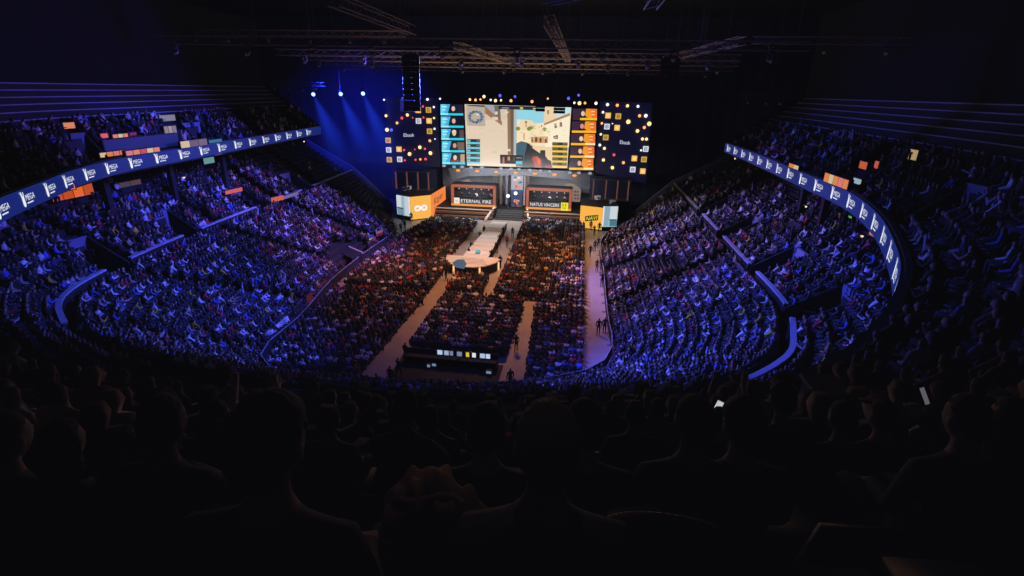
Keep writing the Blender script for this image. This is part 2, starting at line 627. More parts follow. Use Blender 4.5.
def backed_panel(parent, px, Y, depth, name='housing', material=None, grow=0.12):
    c = [on_y(x, y, Y) for x, y in px]
    cen = sum(c) / len(c)
    c = [p + (p - cen) / np.linalg.norm(p - cen) * grow for p in c]
    mb = MB()
    n = len(c)
    vs = [tuple(p + np.array([0, .03, 0])) for p in c] + [tuple(p + np.array([0, depth, 0])) for p in c]
    mb.mesh(vs, [tuple(range(n)), tuple(range(2 * n - 1, n - 1, -1))] + [(i, n + i, n + (i + 1) % n, (i + 1) % n) for i in range(n)], material or M_BLACK)
    return mb.build(name, None, parent)


YS = 90.0
main = thing('game_screen', (-11.4, YS, 8.3), 'large central LED screen showing a sunlit stone street with a rifle in view', 'screen')
CORN = [(464.6, 104.2), (571.3, 107.4), (567.2, 168.2), (467.0, 165.6)]
backed_panel(main, CORN, YS, 0.5)
P = Paint(YS)
P.poly(CORN, (226, 205, 180))
P.poly([(464.7, 104.3), (514, 105.8), (515, 120), (465, 120)], (214, 194, 172))
P.poly([(485, 105), (499, 105.4), (500.5, 124), (486, 112)], (158, 168, 176))
P.poly([(494, 105.3), (500, 105.5), (501, 123), (496, 120)], (110, 105, 98))
P.poly([(482, 105), (486, 107), (502, 121.5), (502, 125.5), (484, 112.5)], (158, 112, 86))
P.poly([(507.3, 109), (513.8, 109.2), (513.6, 155), (507.8, 154.6)], (140, 112, 88))
P.poly([(510.5, 109), (513.8, 109.2), (513.6, 155), (511, 154.6)], (112, 88, 70))
P.poly([(513.8, 108), (517, 108), (516.8, 154), (513.6, 154)], (172, 188, 192))
P.poly([(516.8, 108), (571, 107.6), (568.6, 146), (516.6, 146)], (246, 224, 184))
P.poly([(516.8, 106.2), (545, 107), (545, 122.5), (536, 123.4), (524, 119.4), (516.8, 121.5)], (148, 212, 228))
P.poly([(516.8, 119), (523, 120), (517, 123)], (206, 232, 232))
P.poly([(521, 119.5), (531, 120.2), (536, 124), (536, 130), (518, 130)], (238, 214, 172))
P.poly([(544, 106.9), (556.5, 107.2), (556.5, 124), (544, 124)], (236, 210, 168))
P.poly([(547.2, 110), (549, 110), (549, 114.2), (547.2, 114.2)], (150, 130, 110))
P.poly([(556.5, 107.2), (571.2, 107.6), (570.8, 113), (556.5, 119)], (196, 228, 232))
P.poly([(545, 123), (569.8, 113.6), (569, 147), (545, 147)], (250, 236, 204))
P.poly([(544, 123.4), (570, 112.8), (570, 115.6), (544, 125.4)], (176, 132, 96))
for a in ((554.4, 123.6, 557, 128), (559.6, 122, 562.2, 126.8), (553.4, 135, 558, 139), (525, 121, 527, 123.5)):
    P.rect(*a, (140, 118, 100))
P.rect(523, 133, 525, 140, (214, 178, 134))
P.rect(531, 136.5, 548, 143, (212, 158, 112))
for a in ((531.6, 137, 533, 141.5), (535, 137.4, 537.4, 142), (539.5, 138, 541.5, 142.5), (545, 138.4, 546.6, 143)):
    P.rect(*a, (96, 66, 52))
for x, y in ((518, 128.6), (529, 128.8), (544.6, 129.4), (531, 127.6)):
    P.disc(x, y, 2.2, 2.0, (120, 140, 60))
P.poly([(516.5, 143), (522, 141.2), (529, 142.4), (537, 147), (548, 148), (560, 158), (552, 168), (516, 167)], (236, 206, 158))
P.poly([(516.2, 143.5), (521, 141.2), (527, 142.6), (533, 146.5), (530, 152), (527, 167), (515.8, 166.8)], (58, 96, 110))
P.poly([(526.5, 147), (527, 143.6), (529.4, 143.6), (531, 147), (540, 153.4), (540.4, 150.2), (545.2, 150.2), (545.4, 156), (548, 159.6), (551, 161), (552.4, 168), (522.5, 167.2), (524.6, 155)], (26, 26, 36))
P.poly([(532, 157), (537.5, 155.8), (541.5, 160), (541.4, 167.6), (534.6, 167.4)], (176, 60, 40))
P.poly([(536, 156.6), (540.6, 159.6), (540, 165), (537.5, 163)], (226, 96, 52))
P.poly([(545.6, 164.4), (551.6, 165), (552, 168), (545, 167.8)], (140, 28, 40))
P.poly([(466.4, 104.6), (484.8, 105.2), (485.4, 126.3), (467.2, 125.6)], (184, 172, 156))
for i in range(14):
    t = i * 0.48
    P.disc(475.8 + 6.2 * math.cos(t), 117 + 5.4 * math.sin(t), 1.4 + .5 * (i % 3), 1.1 + .3 * (i % 2), [(62, 84, 128), (92, 108, 140), (120, 128, 140)][i % 3], 8)
for x, y, c in ((474.4, 114, (190, 200, 70)), (477.4, 114.6, (220, 235, 240)), (471, 113, (60, 90, 140)), (478, 120, (60, 84, 130))):
    P.disc(x, y, 1.2, .9, c, 8)
P.poly([(466.6, 104.8), (484.8, 105.4), (484.9, 107), (470, 106)], (44, 50, 62))
for i in range(5):
    y = 139 + i * 4.95
    P.rect(467, y, 480, y + 3, (24, 34, 46), .2)
    P.rect(467, y + 2.9, 480.2, y + 4.8, (84, 206, 222), .2)
    P.rect(467.3, y + .6, 470.4, y + 2.6, (150, 176, 190), .1)
    P.rect(476.4, y + .9, 479.6, y + 2.2, (90, 110, 124), .1)
for i in range(5):
    y = 142.2 + i * 5.05
    P.rect(552.3, y, 567.6 - i * .2, y + 3.1, (52, 44, 34), .3)
    P.rect(552.2, y + 3, 567.5 - i * .2, y + 5, (240, 196, 60), .3)
    P.rect(562.6, y + .6, 567 - i * .2, y + 2.3, (120, 110, 90), .1)
    P.rect(553, y + .8, 558, y + 2.2, (112, 96, 66), .1)
rr = random.Random(5)
for i in range(46):
    x, y = 467 + rr.random() * 40, 106 + rr.random() * 60
    if x < 486 and (y < 127 or y > 137):
        continue
    k = rr.choice((-7, -4, 4, 6))
    P.rect(x, y, x + 1 + rr.random() * 5, y + .6 + rr.random() * 3, (226 + k, 205 + k, 180 + k))
for i in range(40):
    x, y = 519 + rr.random() * 30, 125 + rr.random() * 14
    k = rr.choice((-22, -14, 6, 8))
    P.rect(x, y, x + .8 + rr.random() * 2.4, y + .6 + rr.random() * 1.4, (240 + k, 218 + k, 178 + k))
for i in range(26):
    x, y = 548 + rr.random() * 17, 118 + rr.random() * 22
    if y > 126 - (x - 548) * .55:
        k = rr.choice((-16, -8, 4))
        P.rect(x, y, x + .8 + rr.random() * 2.5, y + .5 + rr.random(), (250 + k, 236 + k, 204 + k))
for x in (525.5, 533, 541):
    P.rect(x, 124 + (x % 3), x + 1.2, 127, (170, 140, 112))
P.poly([(500, 154.6), (523, 155.2), (523, 164.2), (500.2, 163.6)], (16, 20, 28))
P.rect(502.6, 157, 504.4, 163.4, (190, 110, 110))
P.rect(507.6, 156.6, 510, 160.5, (206, 140, 96))
P.rect(513.2, 157, 514.6, 161, (130, 60, 70))
P.rect(516.2, 157.4, 521.6, 158.2, (150, 160, 170), .1)
P.rect(516, 161, 522.4, 164, (60, 206, 230), .1)
P.poly([(498.6, 105.5), (536.5, 106.6), (536.5, 110.2), (498.6, 109)], (34, 44, 60))
P.poly([(502, 107.2), (509, 107.4), (509, 108.6), (502, 108.4)], (130, 140, 150))
P.poly([(520, 107.2), (523, 107.3), (523, 109.2), (520, 109.1)], (230, 200, 70))
P.poly([(533, 108), (536, 108.1), (536, 109.4), (533, 109.3)], (230, 210, 80))
P.mb.build('picture', M_IMAGE, main)

SK = [(236, 190, 168), (226, 176, 156), (232, 200, 160), (214, 150, 130), (238, 204, 176)]


def card_column(side):
    L_ = side < 0
    x0, x1 = (440.5, 463.2) if L_ else (572.8, 597.0)
    root = thing('card_screen', on_y((x0 + x1) / 2, 168, YS), 'tall narrow LED column of five %s player cards %s of the big screen' % (('cyan', 'left') if L_ else ('orange', 'right')), 'screen')
    tops = [104.3, 116.6, 129.0, 141.2, 153.2] if L_ else [108.7, 121.3, 133.8, 146.3, 158.4]
    if L_:
        backed_panel(root, [(440.2, 103.6), (463.4, 103.9), (465.6, 166.6), (442.6, 165.8)], YS, .5, material=M_NAVY)
    else:
        backed_panel(root, [(572.4, 107.6), (597.2, 108.4), (592.6, 171), (568.6, 169.4)], YS, .5, material=M_NAVY)
    for i, y in enumerate(tops):
        dx = (2.2 if L_ else -4.4) * (y - tops[0]) / 60.0
        a, b = x0 + dx, x1 + dx
        h = 11.0 if L_ else 11.4
        P = Paint(YS)
        W = b - a
        if L_:
            P.rect(a, y, b, y + h, (14, 26, 48), .2)
            P.poly([(a, y), (a + W * .42, y), (a + W * .30, y + h), (a, y + h)], (70, 176, 226))
            P.poly([(a, y), (a + W * .24, y), (a + W * .14, y + h), (a, y + h)], (96, 214, 240))
            P.rect(a + 1.4, y + 2, a + 6.4, y + 3, (210, 240, 250))
            P.rect(a + 1.4, y + 5, a + 5.4, y + 6, (190, 232, 246))
            P.rect(b - W * (.32 if i % 2 else .2), y + 1, b - .4, y + h - 2, [(34, 30, 44), (16, 18, 28), (90, 70, 74), (120, 90, 80), (196, 150, 120)][i])
            cx = a + W * .55
            P.poly([(cx - 5, y + h - 2.2), (cx - 2.6, y + h - 4.6), (cx + 2.6, y + h - 4.6), (cx + 5, y + h - 2.2)], (24, 22, 34) if i < 4 else (150, 36, 40))
            P.disc(cx + .2, y + 3.0, 2.2, 2.2, (40, 28, 30) if i != 2 else (240, 220, 190))
            P.disc(cx + .3, y + 4.4, 1.8, 2.5, SK[i])
            P.rect(a, y + h - 2.1, b, y + h, (20, 214, 236), .2)
            P.rect(a, y + h - 1.9, a + 8, y + h - .6, (170, 236, 246), .1)
        else:
            P.rect(a, y, b, y + h, (58, 38, 58), .3)
            P.poly([(a + W * .56, y), (b, y + .3), (b, y + h + .3), (a + W * .46, y + h)], (244, 150, 40))
            P.poly([(a + W * .72, y), (b, y + .3), (b, y + h + .3), (a + W * .80, y + h)], (238, 112, 44))
            P.rect(b - 6, y + 2.2, b - 2.4, y + 3.4, (252, 214, 150))
            P.rect(b - 5.6, y + 5.4, b - 2.4, y + 6.5, (252, 206, 130))
            cx = a + W * .42
            P.poly([(cx - 4.6, y + h - 2.3), (cx - 2.4, y + h - 4.4), (cx + 2.4, y + h - 4.4), (cx + 4.6, y + h - 2.3)], (28, 22, 30))
            P.disc(cx, y + 3.2, 2.4, 2.4, (54, 30, 34))
            P.disc(cx, y + 4.9, 1.9, 2.6, SK[(i + 2) % 5])
            P.rect(a + (W * .3 if i == 0 else 0), y + h - 2.2, b, y + h, (250, 186, 30), .3)
            if i > 1:
                P.rect(b - W * .4, y + h - 2.1, b, y + h - .4, (255, 236, 190), .1)
        P.mb.build('card', M_IMAGE, root)


card_column(-1)
card_column(1)

# dark LED side walls with tiles, bulbs and a small white word
for side, quad, wq in ((-1, [(385.4, 96.5), (437.4, 98.2), (440.0, 167), (389.2, 165.4)], [(403.6, 136.8), (414.2, 136.6), (414.2, 133.2), (403.6, 133.4)]),
                       (1, [(600.4, 101), (652.6, 103), (646.0, 184), (594.6, 172.5)], [(619.8, 143.8), (630.2, 144.8), (630.4, 141.2), (620.0, 140.2)])):
    w = thing('led_wall', on_y(sum(q[0] for q in quad) / 4, quad[2][1], YS), 'dark navy LED wall with a small white word, on the %s of the game screens' % ('left' if side < 0 else 'right'), 'screen')
    wh = backed_panel(w, quad, YS + .25, .4, 'housing', glow('navy_led', srgb(2, 4, 34), 1.0), 0)
    mb = MB()
    quad_text(mb, 'Ebask', [on_y(x, y, YS + .2) for x, y in wq], glow('pale_word', srgb(205, 208, 228), 1.0))
    mb.build('lettering', None, wh)

M_TY = glow('tile_yellow', srgb(246, 190, 84), 1.0)
M_TM = glow('tile_gold', srgb(214, 168, 60), 1.0)
M_TW = glow('tile_white', srgb(214, 220, 236), 1.0)
M_TC = glow('tile_centre', srgb(255, 214, 150), 1.0)
M_TD = glow('tile_dark', srgb(74, 56, 34), 1.0)
TILES = {-1: [(417.9, 110.3, 'p'), (428.3, 110, 'm'), (418.3, 121, 'w'), (428.9, 120.9, 'p'), (429.4, 131.3, 'm'), (387.9, 140.4, 'm'), (398.8, 149.3, 'p'), (388.5, 150, 'w'), (399.5, 159.4, 'w'), (389.1, 159.8, 'm')],
         1: [(608.1, 115.6, 'p'), (618.3, 116.3, 'm'), (607, 126.6, 'w'), (617.1, 127.8, 'p'), (605.8, 137.5, 'm'), (645.8, 149, 'w'), (634.4, 158.5, 'p'), (644, 159.5, 'm'), (632.8, 169.6, 'w'), (642.8, 171.3, 'p')]}
for side, lst in TILES.items():
    for n, (x, y, k) in enumerate(lst):
        col = {'p': 'plain yellow', 'm': 'gold', 'w': 'white'}[k]
        sd = 'left' if side < 0 else 'right'
        t = thing('light_tile', on_y(x, y, YS), '%s square light tile, %s highest of the tiles on the %s LED wall' % (col, ordinal(n + 1), sd), 'light tile', 'square light tiles on the LED walls')
        c = on_y(x, y, YS)
        h = 0.44
        mb = MB()
        mb.box((c[0] - h, c[1] - .02, c[2] - h), (c[0] + h, c[1] + .22, c[2] + h), {'p': M_TY, 'm': M_TM, 'w': M_TW}[k])
        tb = mb.build('tile_body', None, t)
        mb = MB()
        y0 = c[1] - .03
        if k == 'p':
            mb.box((c[0] - h * .55, y0, c[2] - h * .55), (c[0] + h * .55, y0 + .02, c[2] + h * .55), M_TC)
        else:
            for (u0, v0, u1, v1) in ((-.55, -.6, -.35, .6), (-.35, .4, .5, .6), (-.35, -.1, .4, .1), (-.35, -.6, .5, -.4), (.32, -.4, .52, .0), (.32, .1, .5, .4)):
                mb.box((c[0] + u0 * h, y0, c[2] + v0 * h), (c[0] + u1 * h, y0 + .02, c[2] + v1 * h), M_TD)
        mb.build('tile_mark', None, tb)

BC = {'w': ('white', srgb(232, 232, 240)), 'y': ('warm yellow', srgb(255, 214, 140)), 'o': ('orange', srgb(250, 168, 96)), 'r': ('red', srgb(238, 70, 84)), 'b': ('blue', srgb(80, 88, 255))}
BULBS = {-1: [(384, 99.8, 'w', .8), (427.4, 99.4, 'w', 1.1), (440, 98.8, 'w', .8), (422.9, 106.5, 'r', .9), (433.8, 107.1, 'w', .9), (407.3, 115, 'y', 1.3), (386, 115.8, 'y', 1.2), (423.5, 117.5, 'r', .8), (412.6, 117.8, 'r', .6), (434, 118, 'y', .9), (401.9, 118.1, 'r', 1.2), (397, 123, 'o', 1.2), (434.5, 128.8, 'w', .9), (387, 129.8, 'y', 1.6), (391.4, 130, 'b', 1.3), (435, 139, 'w', .6), (429.8, 140.8, 'o', 1.2), (419.8, 147.3, 'y', 1.5), (424.9, 148.8, 'r', .9), (414.8, 149.4, 'r', .6), (404, 150, 'r', .9), (430.4, 153.1, 'y', 1.6), (409.5, 154, 'y', 1.6), (425.5, 159.1, 'r', 1.1), (420.3, 159.4, 'o', 1.0), (415.5, 159.8, 'r', .9), (404.8, 160.3, 'r', .8)],
         1: [(607.5, 104.6, 'w', 1.2), (617.3, 105.3, 'o', 1.2), (627.5, 105.8, 'y', 1.2), (638, 106.3, 'w', 1.1), (603, 112.3, 'w', 1.0), (639.6, 115.8, 'o', 1.2), (645.8, 115.8, 'w', 1.4), (628.3, 121.8, 'y', 1.7), (601.9, 123.3, 'o', 1.0), (612.5, 123.6, 'w', .5), (649.3, 123.8, 'y', 1.7), (644.3, 127.5, 'o', 1.2), (637.5, 131, 'y', 1.4), (600.8, 134.3, 'y', 1.0), (642.5, 139, 'y', 1.2), (646.5, 139.1, 'y', 1.2), (599.8, 145, 'w', 1.1), (604.4, 148.4, 'y', 1.2), (641, 150.3, 'w', .8), (614, 154.9, 'r', 1.1), (603.4, 160, 'y', 1.3), (623.4, 162.7, 'o', 1.2), (612.4, 167.7, 'y', 1.4)]}
for side, lst in BULBS.items():
    for n, (x, y, k, r) in enumerate(lst):
        sd = 'left' if side < 0 else 'right'
        c = on_y(x, y, YS - .05)
        t = thing('globe_lamp', c, '%s round globe lamp, %s from the top among globes on the %s LED wall' % (BC[k][0], ordinal(n + 1), sd), 'lamp', 'round globe lamps on the LED walls')
        mb = MB()
        mb.ball(c, .20 * r, glow('bulb_' + k, BC[k][1], 1.6), 10, 8)
        mb.build('globe', None, t, smooth=True)
        mb = MB()
        mb.tube((c[0], c[1] + .12 * r, c[2]), (c[0], c[1] + .34, c[2]), .05, M_DSTEEL, 6)
        mb.build('socket', None, t)

# lamps hung above the screens
LAMPS = [(470, 99.6, 'y', 1.0), (475.5, 100, 'o', 1.1), (480.5, 99.5, 'o', .9), (484, 96.6, 'y', 1.3), (490.7, 100, 'w', .9), (495.5, 100.6, 'y', 1.3), (501, 100.3, 'y', .9), (511, 100.7, 'o', 1.2), (532, 101.6, 'o', 1.2), (547.8, 98.6, 'o', .8), (574.4, 102.8, 'w', .9), (579.5, 103.2, 'y', 1.5), (585, 103, 'o', 1.0), (596, 103.3, 'w', 1.2), (500, 95.6, 'b', 1.2), (515, 96.6, 'b', 1.0), (568.5, 98.4, 'b', 1.2), (578.6, 95.2, 'b', 1.0)]
LAMPS.sort()
for n, (x, y, k, r) in enumerate(LAMPS):
    c = on_y(x, y, 89.0)
    t = thing('stage_lamp', c, '%s stage lamp, %s from the left in the row above the game screens' % (BC[k][0], ordinal(n + 1)), 'lamp', 'stage lamps above the game screens')
    mb = MB()
    mb.ball(c, .2 * r, glow('bulb_' + k, BC[k][1], 1.6), 10, 6, (1, .4, 1))
    mb.build('lens', None, t, smooth=True)
    mb = MB()
    mb.tube((c[0], c[1] + .05, c[2]), (c[0], c[1] + .5, c[2] + .1), .24 * r, M_DSTEEL, 10, .16 * r)
    mb.build('lamp_body', None, t)
    mb = MB()
    mb.tube((c[0], c[1] + .3, c[2] + .1), (c[0], c[1] + .3, 20.9), .04, M_DSTEEL, 5)
    mb.build('hanger', None, t)

# grey header below the screens with orange and white lamps
hd = thing('stage_header', (-11.4, 90, 6.6), 'curved grey header band below the screens carrying orange and white lamps', 'stage header')
mb = MB()
pts = [(448, 168), (470, 167.6), (520, 168.8), (570, 171), (594, 173.5)]
ptb = [(452, 180), (470, 176), (520, 175.2), (566, 179), (588, 187)]
M_HDR = mat('header_grey', (0.07, 0.075, 0.09), 0.7)
for i in range(4):
    a, b, c, d = on_y(*pts[i], 90.4), on_y(*pts[i + 1], 90.4), on_y(*ptb[i + 1], 90.4), on_y(*ptb[i], 90.4)
    mb.face([d, c, b, a], M_HDR)
    mb.face([d, c, c + np.array([0, 1.5, 0]), d + np.array([0, 1.5, 0])], M_HDR)
mb.build('band', None, hd)
for x, y in ((458, 170.4), (477.2, 171), (496.2, 171.8), (515.8, 172.8), (535, 173.5), (554.6, 174.6), (574.6, 175.6)):
    c = on_y(x, y, 90.2)
    mb = MB()
    mb.ball(c, .36, glow('orange_lamp', srgb(250, 150, 30), 1.2), 12, 6, (1.2, .4, .55))
    mb.build('orange_lamp', None, hd, smooth=True)
for x, y in ((444, 165.3), (454, 166.3), (462, 166.3), (471, 167), (482, 167), (501, 168), (511, 168.4), (519, 168.8), (530, 169.6), (540.6, 170.2), (549.6, 170.8), (570, 172), (579, 172.4), (590, 172.8)):
    c = on_y(x, y + .5, 89.9)
    mb = MB()
    mb.ball(c, .28, glow('soft_white_lamp', srgb(150, 155, 170), 1.0), 10, 6, (1.2, .6, .8))
    mb.tube((c[0], c[1] + .2, c[2]), (c[0], c[1] + .4, c[2] + .3), .08, M_DSTEEL, 6)
    mb.build('moving_head', None, hd, smooth=True)

# stage deck, steps and passage
deck = thing('stage', (-12, 90, 0), 'long dark stage with brown front steps and pale nosings under the player booths', 'stage')
for x0, x1 in ((-25.0, -14.6), (-9.4, 0.2)):
    mb = MB()
    mb.box((x0, 86.9, 0), (x1, 95.2, 1.62), M_BLACK)
    mb.build('deck', None, deck)
mb = MB()
mb.box((-14.58, 89.5, 0), (-9.42, 95.2, 1.2), M_BLACK)
mb.build('deck', None, deck)
for x0, x1 in ((-25.0, -14.7), (-9.3, 0.2)):
    for i, (ya, z) in enumerate(((86.8, 1.62), (86.2, 1.1), (85.6, .55))):
        mb = MB()
        mb.box((x0, ya, z - .3), (x1, ya + .7, z), M_WOOD)
        mb.box((x0, ya - .03, z - .16), (x1, ya, z + .01), M_NOSE if i == 0 else M_WOOD)
        mb.build('front_step', None, deck)
    mb = MB()
    mb.box((x0, 86.05, 0), (x1, 86.9, .8), M_BLACK)
    mb.build('riser', None, deck)
for (xa, xb) in ((-14.8, -15.9), (-9.2, -8.4)):
    mb = MB()
    mb.mesh([(xa, 88.5, 2.0), (xa, 88.5, 1.6), (xb, 84.6, .1), (xb, 84.6, .5), (xa + .25, 88.5, 2.0), (xa + .25, 88.5, 1.6), (xb + .25, 84.6, .1), (xb + .25, 84.6, .5)],
            [(0, 1, 2, 3), (7, 6, 5, 4), (0, 3, 7, 4), (1, 5, 6, 2), (2, 6, 7, 3), (0, 4, 5, 1)], M_NOSE)
    mb.build('ramp_side', None, deck)
mb = MB()
for i in range(5):
    mb.box((-14.4, 86.2 + i * .6, 0), (-9.6, 86.9 + i * .6, .24 * (i + 1)), M_DSTEEL)
mb.build('centre_steps', None, deck)

# backdrop behind the booths
bd = thing('stage_backdrop', (-11.4, 96, 0), 'smoky grey backdrop wall behind the player booths', 'backdrop')
mb = MB()
M_BD = mat('smoky_grey', (0.16, 0.17, 0.19), 0.9, 0, 0.5, 0.25)
n = 16
for i in range(n):
    xa, xb = -26 + 30 * i / n, -26 + 30 * (i + 1) / n
    f = lambda x: 97.2 - 1.6 * ((x + 11.4) / 15) ** 2
    mb.face([(xa, f(xa), 0), (xb, f(xb), 0), (xb, f(xb), 8.6), (xa, f(xa), 8.6)], M_BD)
mb.build('wall_cloth', None, bd)
for nm, px, c in (('pale_roof_shape', [(456, 183.8), (468, 178.6), (474, 183.9)], (176, 160, 156)), ('pale_house_shape', [(559, 189), (568, 183.2), (574, 184), (581, 189), (580, 202), (572, 201.5), (572, 190)], (176, 158, 148))):
    mb = MB()
    mb.face([on_y(x, y, 91.9) for x, y in px], glow('pale_cutout_glow', srgb(150, 128, 120), .75))  # cutouts carry a faint glow of their own
    if 'house' in nm:
        for k in range(6):
            x, y = 574.6 + 2.6 * (k % 2), 191 + 3.4 * (k // 2)
            mb.face([on_y(a, b, 91.85) for a, b in ((x, y), (x + 1.3, y), (x + 1.3, y + 1.5), (x, y + 1.5))], M_BLACK)
    mb.build(nm, None, bd)


# booths
def booth(side):
    L_ = side < 0
    px = [(451.0, 184.0), (496.2, 186.4), (494.6, 206.8), (451.2, 205.2)] if L_ else [(526.6, 188.3), (572.4, 190.0), (570.6, 212.2), (525.6, 209.0)]
    q = [on_y(x, y, 88.0) for x, y in px]
    x0, x1 = (q[0][0] + q[3][0]) / 2, (q[1][0] + q[2][0]) / 2
    z0, z1 = 1.8, 5.45
    b = thing('player_booth', ((x0 + x1) / 2, 88, 1.62), 'orange framed glass player booth on the %s of the stage with white team name' % ('left' if L_ else 'right'), 'booth')
    M_FR = glow('booth_frame', srgb(176, 84, 52), 0.9)
    M_FL = glow('booth_frame_low', srgb(236, 150, 62), 1.0)
    fr = MB()
    t = .42
    fr.box((x0, 88, z1 - t), (x1, 88.5, z1), M_FR)
    fr.box((x0, 88, z0), (x0 + t, 88.5, z1), M_FR)
    fr.box((x1 - t, 88, z0), (x1, 88.5, z1), M_FR)
    fr.build('frame', None, b)
    fl = MB()
    fl.box((x0, 87.97, z0), (x1, 88.5, z0 + .36), M_FL)
    fl.build('lit_sill', None, b)
    sh = MB()
    sh.box((x0, 88.5, z0 - .15), (x1, 91.5, z0), M_BLACK)
    sh.box((x0, 91.4, z0), (x1, 91.5, z1), mat('booth_back', (0.03, 0.035, 0.05), 0.8))
    sh.box((x0, 88.5, z0), (x0 + .1, 91.5, z1), M_BLACK)
    sh.box((x1 - .1, 88.5, z0), (x1, 91.5, z1), M_BLACK)
    sh.box((x0, 88.5, z1 - .1), (x1, 91.5, z1), M_BLACK)
    sh.build('shell', None, b)
    ri = MB()
    ri.box((x0 + .12, 88.9, z0 + .01), (x1 - .12, 91.38, z0 + .62), M_BLACK)
    ri.build('riser', None, b)
    nb = MB()
    nb.box((x0 + t, 88.05, z0 + .36), (x1 - t, 88.12, z0 + 1.35), glow('name_board', srgb(40, 42, 52), 1.0))
    nbo = nb.build('name_board', None, b)
    tx = MB()
    if L_:
        ax, bx = x0 + 1.75, x1 - .75
    else:
        ax, bx = x0 + .75, x1 - 2.05
    quad_text(tx, 'ETERNAL FIRE' if L_ else 'NATUS VINCERE', [(ax, 88.03, z0 + .6), (bx, 88.03, z0 + .6), (bx, 88.03, z0 + 1.15), (ax, 88.03, z0 + 1.15)], M_WHITE)
    tx.build('team_lettering', None, nbo)
    lg = MB()
    if L_:
        lg.box((x0 + .5, 88.0, z0 + .36), (x0 + 1.5, 88.04, z0 + 1.4), glow('crest_white', srgb(240, 224, 214), 1.0))
        lg.box((x0 + .75, 87.98, z0 + .6), (x0 + 1.25, 88.0, z0 + .95), glow('crest_pale', srgb(226, 190, 160), 1.0))
    else:
        lg.box((x1 - 1.75, 87.96, z0 + .0), (x1 - .5, 88.04, z0 + 1.4), glow('crest_yellow', srgb(240, 224, 40), 1.0))
        for (u, v, w, h) in ((.25, .75, .18, .45), (.7, .75, .18, .45), (.25, .4, .63, .15)):
            lg.box((x1 - 1.75 + u, 87.94, z0 + v), (x1 - 1.75 + u + w, 87.96, z0 + v + h), glow('crest_olive', srgb(120, 116, 30), 1.0))
    lg.build('team_crest', None, nbo)
    for k in range(5):
        cx = lerp(x0 + 1.3, x1 - 1.3, k / 4)
        d = MB()
        d.ball((cx, 88.75, z1 - .75), .1, glow('downlight', srgb(210, 205, 210), 1.0), 8, 6)
        d.tube((cx, 88.75, z1 - .7), (cx, 88.75, z1 - .4), .05, M_DSTEEL, 6)
        d.build('downlight', None, b)
    return x0, x1, z0


BOOTHS = {-1: booth(-1), 1: booth(1)}
BOOTHS = {k: (v[0], v[1], v[2] + .62) for k, v in BOOTHS.items()}

# desks with monitors in the booths
for side, (x0, x1, z0) in BOOTHS.items():
    sd = 'left' if side < 0 else 'right'
    t = thing('player_desk', ((x0 + x1) / 2, 89.5, z0), 'long black player desk inside the %s booth' % sd, 'desk')
    mb = MB()
    mb.box((x0 + .6, 89.2, z0 + .7), (x1 - .6, 90.0, z0 + .76), M_BLACK)
    mb.build('desk_top', None, t)
    for x in (x0 + .7, (x0 + x1) / 2, x1 - .76):
        mb = MB()
        mb.box((x, 89.3, z0), (x + .06, 89.9, z0 + .7), M_BLACK)
        mb.build('leg', None, t)
    for k in range(5):
        cx = lerp(x0 + 1.3, x1 - 1.3, k / 4)
        mo = thing('monitor', (cx, 89.5, z0 + .76), 'small black monitor, %s from the left on the %s booth desk' % (ordinal(k + 1), sd), 'monitor', 'monitors on the booth desks')
        mb = MB()
        mb.box((cx - .3, 89.45, z0 + .88), (cx + .3, 89.5, z0 + 1.22), M_BLACK)
        mb.build('screen', None, mo)
        mb = MB()
        mb.box((cx - .03, 89.47, z0 + .78), (cx + .03, 89.5, z0 + .9), M_DSTEEL)
        mb.box((cx - .12, 89.4, z0 + .762), (cx + .12, 89.58, z0 + .78), M_DSTEEL)
        mb.build('stand', None, mo)

# columns, centre banner and spotlights in the passage
M_COLP = glow('column_pale', srgb(120, 100, 104), 0.8)
for i, (x, c) in enumerate(((-15.4, (60, 40, 48)), (-14.4, (126, 92, 72)), (-13.35, (140, 128, 150)), (-10.1, (190, 160, 156)), (-9.5, (92, 62, 56)))):
    t = thing('lit_column', (x, 93, 1.2), 'slim lit scaffold column, %s from the left between the booths' % ordinal(i + 1), 'column', 'lit columns between the booths')
    mb = MB()
    w = .2
    g = glow('column_%d' % i, srgb(*c), .8)
    for dx in (-w, w):
        mb.box((x + dx - .05, 92.9, 1.2), (x + dx + .05, 93.05, 6.9), M_DSTEEL)
    for k in range(12):
        z = 1.3 + k * .47
        mb.box((x - w, 92.95, z), (x + w, 93.0, z + .05), M_DSTEEL)
    mb.build('lattice', None, t)
    mb = MB()
    mb.box((x - .13, 92.96, 1.4), (x + .13, 93.04, 6.7), g)
    mb.build('light_strip', None, t)
bn = thing('centre_banner', (-11.5, 92.6, .6), 'tall narrow LED banner with orange and blue figures between the booths', 'banner')
bq = [(511.4, 175.2), (523.4, 175.5), (521.6, 217.4), (510.6, 216.6)]
backed_panel(bn, bq, 92.6, .3)
P = Paint(92.6)
P.poly(bq, (42, 58, 100))
P.poly([(511.4, 175.2), (523.4, 175.5), (522.8, 190), (511, 189.6)], (150, 160, 180))
rr = random.Random(3)
